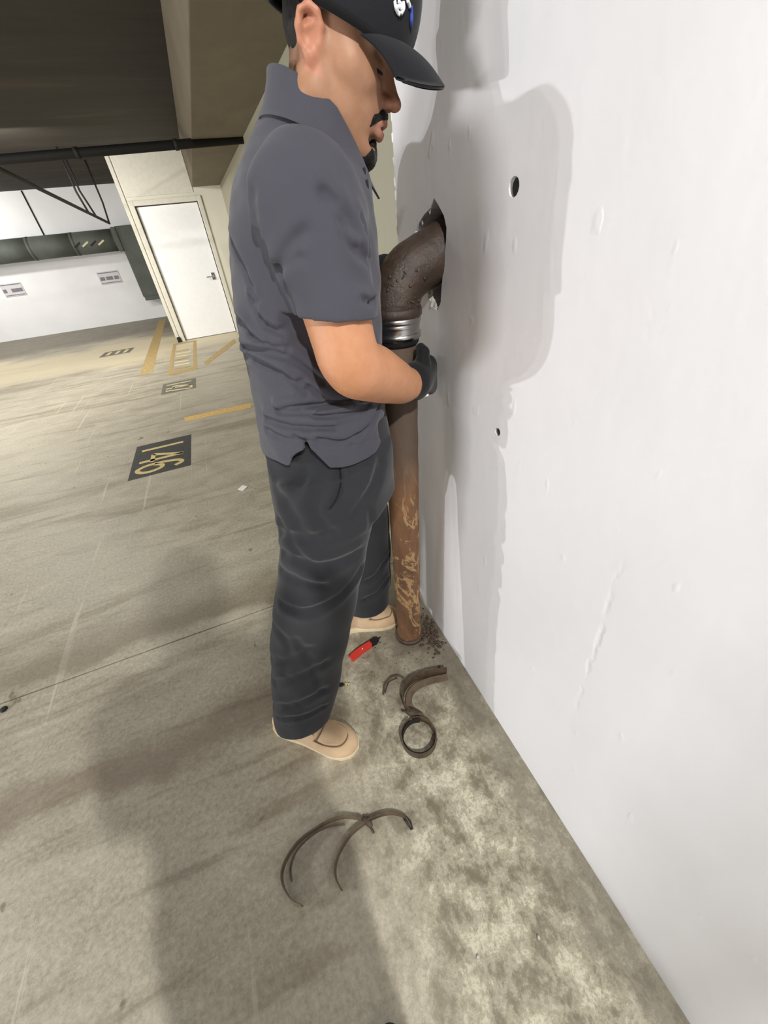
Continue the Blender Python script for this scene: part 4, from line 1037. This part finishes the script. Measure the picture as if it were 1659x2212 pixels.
folds(v, [([(500, 742), (560, 757), (631, 775), (695, 825)], .013, .006), ([(528, 768), (573, 786), (631, 820), (659, 850)], .010, .006),
    ([(600, 884), (665, 875), (762, 874), (800, 872)], .013, .0055), ([(606, 892), (667, 891), (684, 899), (734, 896), (790, 882)], .011, .005),
    ([(690, 948), (734, 951), (776, 936), (800, 908), (817, 872)], .013, .006), ([(540, 645), (568, 695), (604, 717)], .008, .006),
    ([(545, 850), (600, 860), (650, 868)], .009, .006), ([(575, 905), (640, 922), (720, 924)], .008, .006), ([(515, 690), (560, 735), (620, 752)], .008, .006),
    ([(650, 820), (700, 858), (760, 868)], .010, .006), ([(640, 940), (700, 964), (760, 960)], .006, .006), ([(575, 930), (620, 950), (660, 955)], .006, .007),
    ([(735, 480), (755, 530), (790, 560)], .007, .007), ([(700, 420), (750, 470), (780, 540)], .006, .008), ([(600, 575), (615, 545), (655, 505)], .005, .008),
    ([(596, 590), (622, 566), (652, 556)], .004, .006), ([(785, 648), (800, 652), (820, 645)], .008, .005), ([(500, 520), (525, 580), (555, 650)], .006, .008),
    ([(545, 420), (550, 480), (575, 550)], .006, .010), ([(775, 470), (790, 520), (800, 570)], .006, .006)], .45, .90, .6, 1.35)
# sleeve hem stitch line and shoulder seam
v.displace((-.06, .48, .9), (.40, 1.15, 1.57), lambda X, Y, Z: .0013 * np.sin(X * 38 + Z * 27) * np.sin(Y * 41 - Z * 29) + .0010 * np.sin(Z * 95 + X * 60) * np.sin(Y * 70 + X * 33))
shirt_vol = v; shirt = sdf_obj('polo_shirt', v, M['shirt'], WK, 1)
# collar: stand and fold running round the neck
def collar_pt(ph, t, push=0.0):
    cx, cy = .236, .802; rx, ry = .064, .077
    c, s_ = math.cos(ph), math.sin(ph)
    ztop = 1.477 - .056 * c - .045 * max(0, c); fl = .003 + .028 * t ** 1.3 + push
    return np.array([cx + (rx + fl * .9) * c, cy + (ry + fl) * s_, ztop - .050 * t])
NP, NQ = 64, 9; V = []; F = []
phs = np.linspace(1.45, 2 * math.pi - 1.02, NP)
for k, push in enumerate((.0022, -.0022)):
    for ph in phs:
        for j in range(NQ): V.append(collar_pt(ph, j / (NQ - 1), push))
def cid(k, i, j): return k * NP * NQ + i * NQ + j
for i in range(NP - 1):
    for j in range(NQ - 1):
        F.append((cid(0, i, j), cid(0, i + 1, j), cid(0, i + 1, j + 1), cid(0, i, j + 1))); F.append((cid(1, i, j), cid(1, i, j + 1), cid(1, i + 1, j + 1), cid(1, i + 1, j)))
    for j in (0, NQ - 1): F.append((cid(0, i, j), cid(1, i, j), cid(1, i + 1, j), cid(0, i + 1, j)))
for i in (0, NP - 1):
    for j in range(NQ - 1): F.append((cid(0, i, j), cid(0, i, j + 1), cid(1, i, j + 1), cid(1, i, j)))
mesh_obj('collar', V, F, M['shirt'], shirt, True)
for a, b in ((787, 372), (793, 398)):
    c = surf(shirt_vol, a, b, .5, 1.0); c = np.array([.284, .790, 1.40 if b < 380 else 1.375]) if c is None else c
    tube('button', [c + np.array([-.001, .001, 0]), c + np.array([.0015, -.0005, .0]), c + np.array([.0022, -.0008, .0])], [.0055, .0055, .004], M['shirt_dark'], shirt, 12)

# --- trousers
v = vol((-.27, .52, .02), (.42, 1.12, 1.06), .0044)
zz_ = [.118, .135, .20, .35, .47, .60, .75, .86, .95]
v.add(LOFT(zz_, [-.218, -.216, -.202, -.165, -.132, -.084, -.030, -.010, .0], [-.043, -.028, .006, .056, .098, .138, .185, .220, .25], [.078, .078, .078, .078, .080, .086, .095, .098, .09], [.672, .674, .680, .690, .697, .703, .708, .715, .725], 2.1), .0)
v.add(LOFT([.115, .14, .25, .45, .60, .75, .86, .95], [.125, .125, .128, .138, .125, .09, .05, .03], [.305, .312, .325, .335, .330, .318, .305, .295], [.074, .074, .076, .082, .09, .096, .1, .09], [1.0, 1.0, .998, .985, .965, .935, .92, .91], 2.1), .022)
v.add(LOFT([.83, .90, .98, 1.05], [-.006, .002, .012, .024], [.290, .290, .288, .284], [.182, .180, .166, .156], YC, 2.3), .04)
PKS = [(733, 1012), (736, 1030), (735, 1050), (730, 1070), (722, 1086), (711, 1100)]
folds(v, [(PKS, .008, .006), ([(606, 1305), (654, 1323), (706, 1308), (745, 1279), (775, 1235), (800, 1180), (812, 1130)], .026, .0105),
    ([(604, 1150), (660, 1166), (720, 1152)], .017, .011), ([(610, 1195), (680, 1224), (740, 1214), (775, 1195)], .020, .011), ([(604, 1125), (640, 1186), (690, 1238)], .009, .010), ([(608, 1232), (650, 1258), (700, 1266)], .009, .010),
    ([(640, 1385), (668, 1420), (694, 1490)], .008, .013), ([(582, 1478), (640, 1466), (705, 1432)], .009, .011), ([(586, 1526), (640, 1524), (700, 1490)], .011, .010), ([(584, 1424), (620, 1430), (670, 1402)], .008, .011),
    ([(588, 1350), (625, 1398), (612, 1460)], .007, .012), ([(795, 1070), (802, 1130), (806, 1180)], .010, .009), ([(598, 1552), (650, 1550), (702, 1526)], .012, .007), ([(588, 1050), (625, 1100), (650, 1150)], .007, .016), ([(822, 1000), (800, 1060), (770, 1110)], .012, .013), ([(795, 1255), (815, 1240), (838, 1200)], .016, .009), ([(790, 1295), (815, 1280), (838, 1250)], .016, .009),
    ([(690, 1050), (680, 1100), (700, 1140)], .010, .014), ([(660, 1020), (640, 1060), (615, 1090)], .010, .012)], .45, 1.1, .22)
v.displace((-.27, .52, .02), (.42, 1.12, 1.06), lambda X, Y, Z: .0024 * np.sin(X * 34 + Z * 17 + 1) * np.sin(Y * 31 - Z * 19))
v.cut(LOFT([.0, .19], [-.205, -.192], [-.055, -.040], [.066, .066], [.672, .674], 2.1), .004)
v.cut(LOFT([.0, .19], [.138, .138], [.292, .300], [.062, .062], [1.0, 1.0], 2.1), .004)
pk = [surf(v, a, b, .45, .9, -.0022) for a, b in PKS]; pk = [p for p in pk if p is not None]
tro = sdf_obj('trousers', v, M['trousers'], WK, 2)
tube('pocket_seam', curve_pts(pk, 20), .0018, M['seam'], tro, 6)
# --- boots
def boot(heel, toe, name_label=None):
    d3 = np.array([toe[0] - heel[0], toe[1] - heel[1], 0]); Ln = np.linalg.norm(d3); fx = d3 / Ln; fy = np.array([-fx[1], fx[0], 0]); R = np.stack([fx, fy, np.array([0, 0, 1.0])], 1); O = np.array([heel[0], heel[1], 0])
    root = bpy.data.objects.new('boot', None); link(root, WK); root.location = Vector(O - np.array(WK.location)); bpy.context.view_layer.update()
    us = np.linspace(0, 1, 40)
    half = lambda u: np.interp(u, [0, .03, .1, .25, .4, .6, .74, .86, .95, .99, 1.0], [.0, .020, .032, .036, .036, .044, .050, .047, .034, .018, .0])
    out_ = [(u * Ln, half(u)) for u in us] + [(u * Ln, -half(u)) for u in us[::-1][1:-1]]
    def ring(z, g): return [O + R @ np.array([(a - Ln / 2) * g + Ln / 2, b * g, z]) for a, b in out_]
    rings = [ring(0.0, .985), ring(.004, 1.0), ring(.016, 1.01), ring(.021, 1.0), ring(.022, .95)]; n = len(out_); V = np.vstack(rings); F = []
    for k in range(len(rings) - 1):
        for i in range(n): F.append((k * n + i, k * n + (i + 1) % n, (k + 1) * n + (i + 1) % n, (k + 1) * n + i))
    F.append(tuple(range(n))[::-1]); F.append(tuple((len(rings) - 1) * n + i for i in range(n)))
    mesh_obj('sole', V, F, M['sole'], root)
    P = lambda a, b, c: O + R @ np.array([a * Ln, b, c])
    cs = np.array([P(a, b, c) for a in (-.05, 1.05) for b in (-.07, .07) for c in (0, .205)]); vv = vol(cs.min(0), cs.max(0), .0028); LC = lambda p: LOCAL(O, R, p)
    vv.add(LC(ELL((.77 * Ln, 0, .028), (.225 * Ln, .050, .044))), 0)
    vv.add(LC(ELL((.60 * Ln, 0, .034), (.24 * Ln, .042, .050))), .03)
    vv.add(LC(ELL((.20 * Ln, 0, .045), (.17 * Ln, .035, .055))), .03)
    vv.add(RC(P(.5, 0, .050), P(.25, 0, .085), .036, .038), .03)
    vv.add(RC(P(.29, 0, .07), P(.29, 0, .128), .040, .040), .02)
    vv.cut(LC(BOX((.5 * Ln, 0, -.05), (.9 * Ln, .2, .071))), .002)
    def top(a, b):
        p = P(a, b, 0); i_, j_ = [int(np.searchsorted(vv.ax[q], p[q])) for q in (0, 1)]
        col = np.nonzero(vv.F[i_, j_] < 0)[0]; p[2] = vv.ax[2][col[-1]] if len(col) else .03; return p
    sm_ = [top(a, b) for a, b in ((.58, -.036), (.68, -.037), (.78, -.034), (.86, -.024), (.895, 0), (.86, .024), (.78, .034), (.68, .037), (.58, .036))]
    sm2 = [top(a, b) for a, b in ((.60, -.034), (.625, -.018), (.635, 0), (.625, .018), (.60, .034))]
    lc = [[top(q, -.024), top(q + .012, -.010) + (0, 0, .002), top(q + .012, .010) + (0, 0, .002), top(q, .024)] for q in (.46, .51, .56)]
    crease(vv, sm_, .0045, .0036, .5); crease(vv, sm2, .005, .004, .5)
    up_ = sdf_obj('upper', vv, M['suede'], root, 1)
    tube('apron_seam', curve_pts([p - np.array([0, 0, .0015]) for p in sm_], 40), .0022, M['suede_dark'], root, 6)
    tube('tongue_seam', curve_pts([p - np.array([0, 0, .001]) for p in sm2], 20), .0022, M['suede_dark'], root, 6)
    for q in lc: tube('lace', curve_pts(q, 14), .0028, M['suede_dark'], root, 6)
    return root
boot((-.238, .742), (.006, .548))
boot((.035, 1.035), (.335, .955))

# --- gloves
def glove(name, wr, palm, dirf, nrm, reach, spread_axis, thumb, wrap_c, wrap_r, sign):
    """hand closed round the pipe: fingers follow the pipe's circle"""
    cs = np.vstack([wr, palm, wrap_c]); vv = vol(cs.min(0) - .10, cs.max(0) + .10, .0023)
    fw_ = (palm - wr) / np.linalg.norm(palm - wr)
    vv.add(RC(wr - fw_ * .012, wr + fw_ * .012, .0345, .035), 0)
    for k in (-1.4, -.5, .5, 1.3): vv.add(RC(wr + fw_ * .012, palm + spread_axis * k * .0215, .030, .0165), .018)
    lens = [1.0, 1.12, 1.06, .86]
    for i, k in enumerate((-1.45, -.5, .48, 1.42)):
        a0, da = reach; n = 7; pts = [palm + spread_axis * k * .0215]
        z0 = (palm + spread_axis * k * .0215)[2]
        for j in range(1, n):
            a = a0 + da * lens[3 - i] * j / (n - 1); pts.append(np.array([wrap_c[0] + wrap_r * math.cos(a), wrap_c[1] + wrap_r * math.sin(a), z0 + (.002 * j) * (1 if i < 2 else -1) * .3]))
        rad = np.linspace(.0135, .0098, n); rad[2] += .0008; rad[4] += .0008
        chain(vv, pts, rad, .004)
    chain(vv, [np.asarray(t_, float) for t_ in thumb], [.019, .0145, .0125, .0105][:len(thumb)], .008)
    # keep the pipe's own space free
    g = sdf_obj(name, vv, M['glove'], WK, 1)
    cf = wr - fw_ * .008
    N_ = np.linspace(0, 2 * np.pi, 28); e1 = np.cross(fw_, spread_axis); e1 /= np.linalg.norm(e1); e2 = np.cross(fw_, e1)
    tube('cuff_edge', np.array([cf + (.0352 * math.cos(t)) * e1 + (.0352 * math.sin(t)) * e2 for t in N_]), .0025, M['glove'], g, 6)
    return g
pc = pp(1.065); WRG = np.array([.343, .756, 1.062])
gR = glove('glove', WRG, np.array([.414, .804, 1.052]), None, None, (math.radians(-40), math.radians(185)), np.array([-.05, -.05, 1.0]) / 1.0, [(.372, .767, 1.074), (.386, .780, 1.094), (.394, .792, 1.108), (.394, .804, 1.116)], pc, PR + .0125, 1)
q = at(915, 850, .785); box('glove_tag', (q[0] - .008, q[1] - .012, q[2] - .004), (q[0] + .007, q[1] - .006, q[2] + .004), M['paper'], gR, .001)
pc2 = pp(1.235) + np.array([.010, 0, 0])
glove('glove', np.array([.284, .964, 1.215]), np.array([.306, .912, 1.245]), None, None, (math.radians(140), math.radians(-150)), np.array([.0, .0, 1.0]), [(.300, .945, 1.225), (.298, .915, 1.245), (.302, .888, 1.258), (.306, .872, 1.264)], pc2, .0535 + .019, -1)

# ================================================================== THE PHOTOGRAPHER (only a boot tip is in the frame; casts the shadow on the floor)
PH = empty('person', 'photographer in dark jacket standing at the camera, only a boot tip in view', 'person', (-.235, -.30, 0))
ox, oy = -.235, -.30
TZ = [.86, .95, 1.1, 1.25, 1.36, 1.43, 1.47]; TW = np.array([.165, .165, .155, .165, .17, .13, .06]); TD = [.1, .1, .1, .11, .11, .08, .06]
def legs(v, g):
    for q in (-1, 1): chain(v, [(ox + q * .08, oy, .9), (ox + q * .085, oy + .01, .5), (ox + q * .085, oy - .02, .09)], [.10 + g, .085 + g, .068 + g], .03)
def arms(v, g, hands):
    for q in (-1, 1):
        chain(v, [(ox + q * .155, oy, 1.39), (ox + q * .185, oy + .06, 1.14), (q * .07 - .03, -.14, 1.26)] + ([(q * .06, -.075, 1.33)] if hands else []), [.055 + g, .042 + g, .032 + g] + ([.026] if hands else []), .03)
        if hands:
            for f_ in range(4): chain(v, [(q * .06, -.075, 1.33), (q * .045, -.055, 1.30 + f_ * .02), (q * .02, -.05, 1.30 + f_ * .02)], [.018, .011, .009], .005)
            chain(v, [(q * .055, -.085, 1.34), (q * .035, -.085, 1.375), (q * .02, -.075, 1.385)], [.016, .012, .010], .005)
v = vol((ox - .42, oy - .24, .05), (ox + .42, oy + .36, 1.76), .009)
v.add(LOFT(TZ, ox - TW + .02, ox + TW - .02, np.array(TD) - .015, oy), 0); legs(v, -.03); arms(v, -.006, True)
v.add(RC((ox, oy, 1.42), (ox, oy + .02, 1.54), .052, .048), .03); v.add(ELL((ox, oy + .02, 1.625), (.074, .095, .095)), .02); v.add(ELL((ox, oy + .05, 1.575), (.058, .062, .075)), .03)
v.add(RC((ox, oy + .105, 1.60), (ox, oy + .125, 1.575), .010, .013), .012); v.add(ELL((ox, oy + .10, 1.545), (.022, .012, .009)), .008)
for q in (-1, 1): v.add(ELL((ox + q * .074, oy + .015, 1.59), (.010, .018, .030)), .006)
sdf_obj('body', v, M['skin_plain'], PH, 1, None)
v = vol((ox - .13, oy - .13, 1.52), (ox + .13, oy + .16, 1.76), .006); v.add(ELL((ox, oy + .012, 1.635), (.083, .103, .100)), 0)
v.cut(BOX((ox, oy + .14, 1.54), (.2, .085, .11)), .01); v.cut(BOX((ox, oy, 1.45), (.2, .3, .105)), .01); sdf_obj('hair', v, M['hair'], PH, 1)
v = vol((ox - .34, oy - .2, .80), (ox + .36, oy + .26, 1.52), .009); v.add(LOFT(TZ, ox - TW, ox + TW, TD, oy), 0); arms(v, .010, False); v.cut(BOX((ox, oy + .0, .75), (.5, .5, .13)), .003); sdf_obj('jacket', v, M['jacket'], PH, 1)
v = vol((ox - .25, oy - .2, .05), (ox + .25, oy + .2, 1.0), .009); legs(v, .0); v.add(LOFT([.84, .90, .97], [ox - .15] * 3, [ox + .15] * 3, [.092] * 3, oy), .03); v.cut(BOX((ox, oy, 0), (.5, .5, .07)), .003); sdf_obj('trousers', v, M['trousers'], PH, 1)
def simple_boot(cx, cy, nm):
    vv = vol((cx - .08, cy - .10, 0), (cx + .08, cy + .26, .13), .004); vv.add(ELL((cx, cy + .16, .03), (.046, .09, .045)), 0); vv.add(ELL((cx, cy + .03, .045), (.04, .11, .06)), .03); vv.add(RC((cx, cy, .05), (cx, cy, .11), .045, .048), .02); vv.cut(BOX((cx, cy, -.1), (.3, .5, .1005)), .002)
    return sdf_obj(nm, vv, M['rubber'], PH, 1)
simple_boot(ox - .07, oy - .03, 'boot'); simple_boot(ox + .12, oy + .075, 'boot')
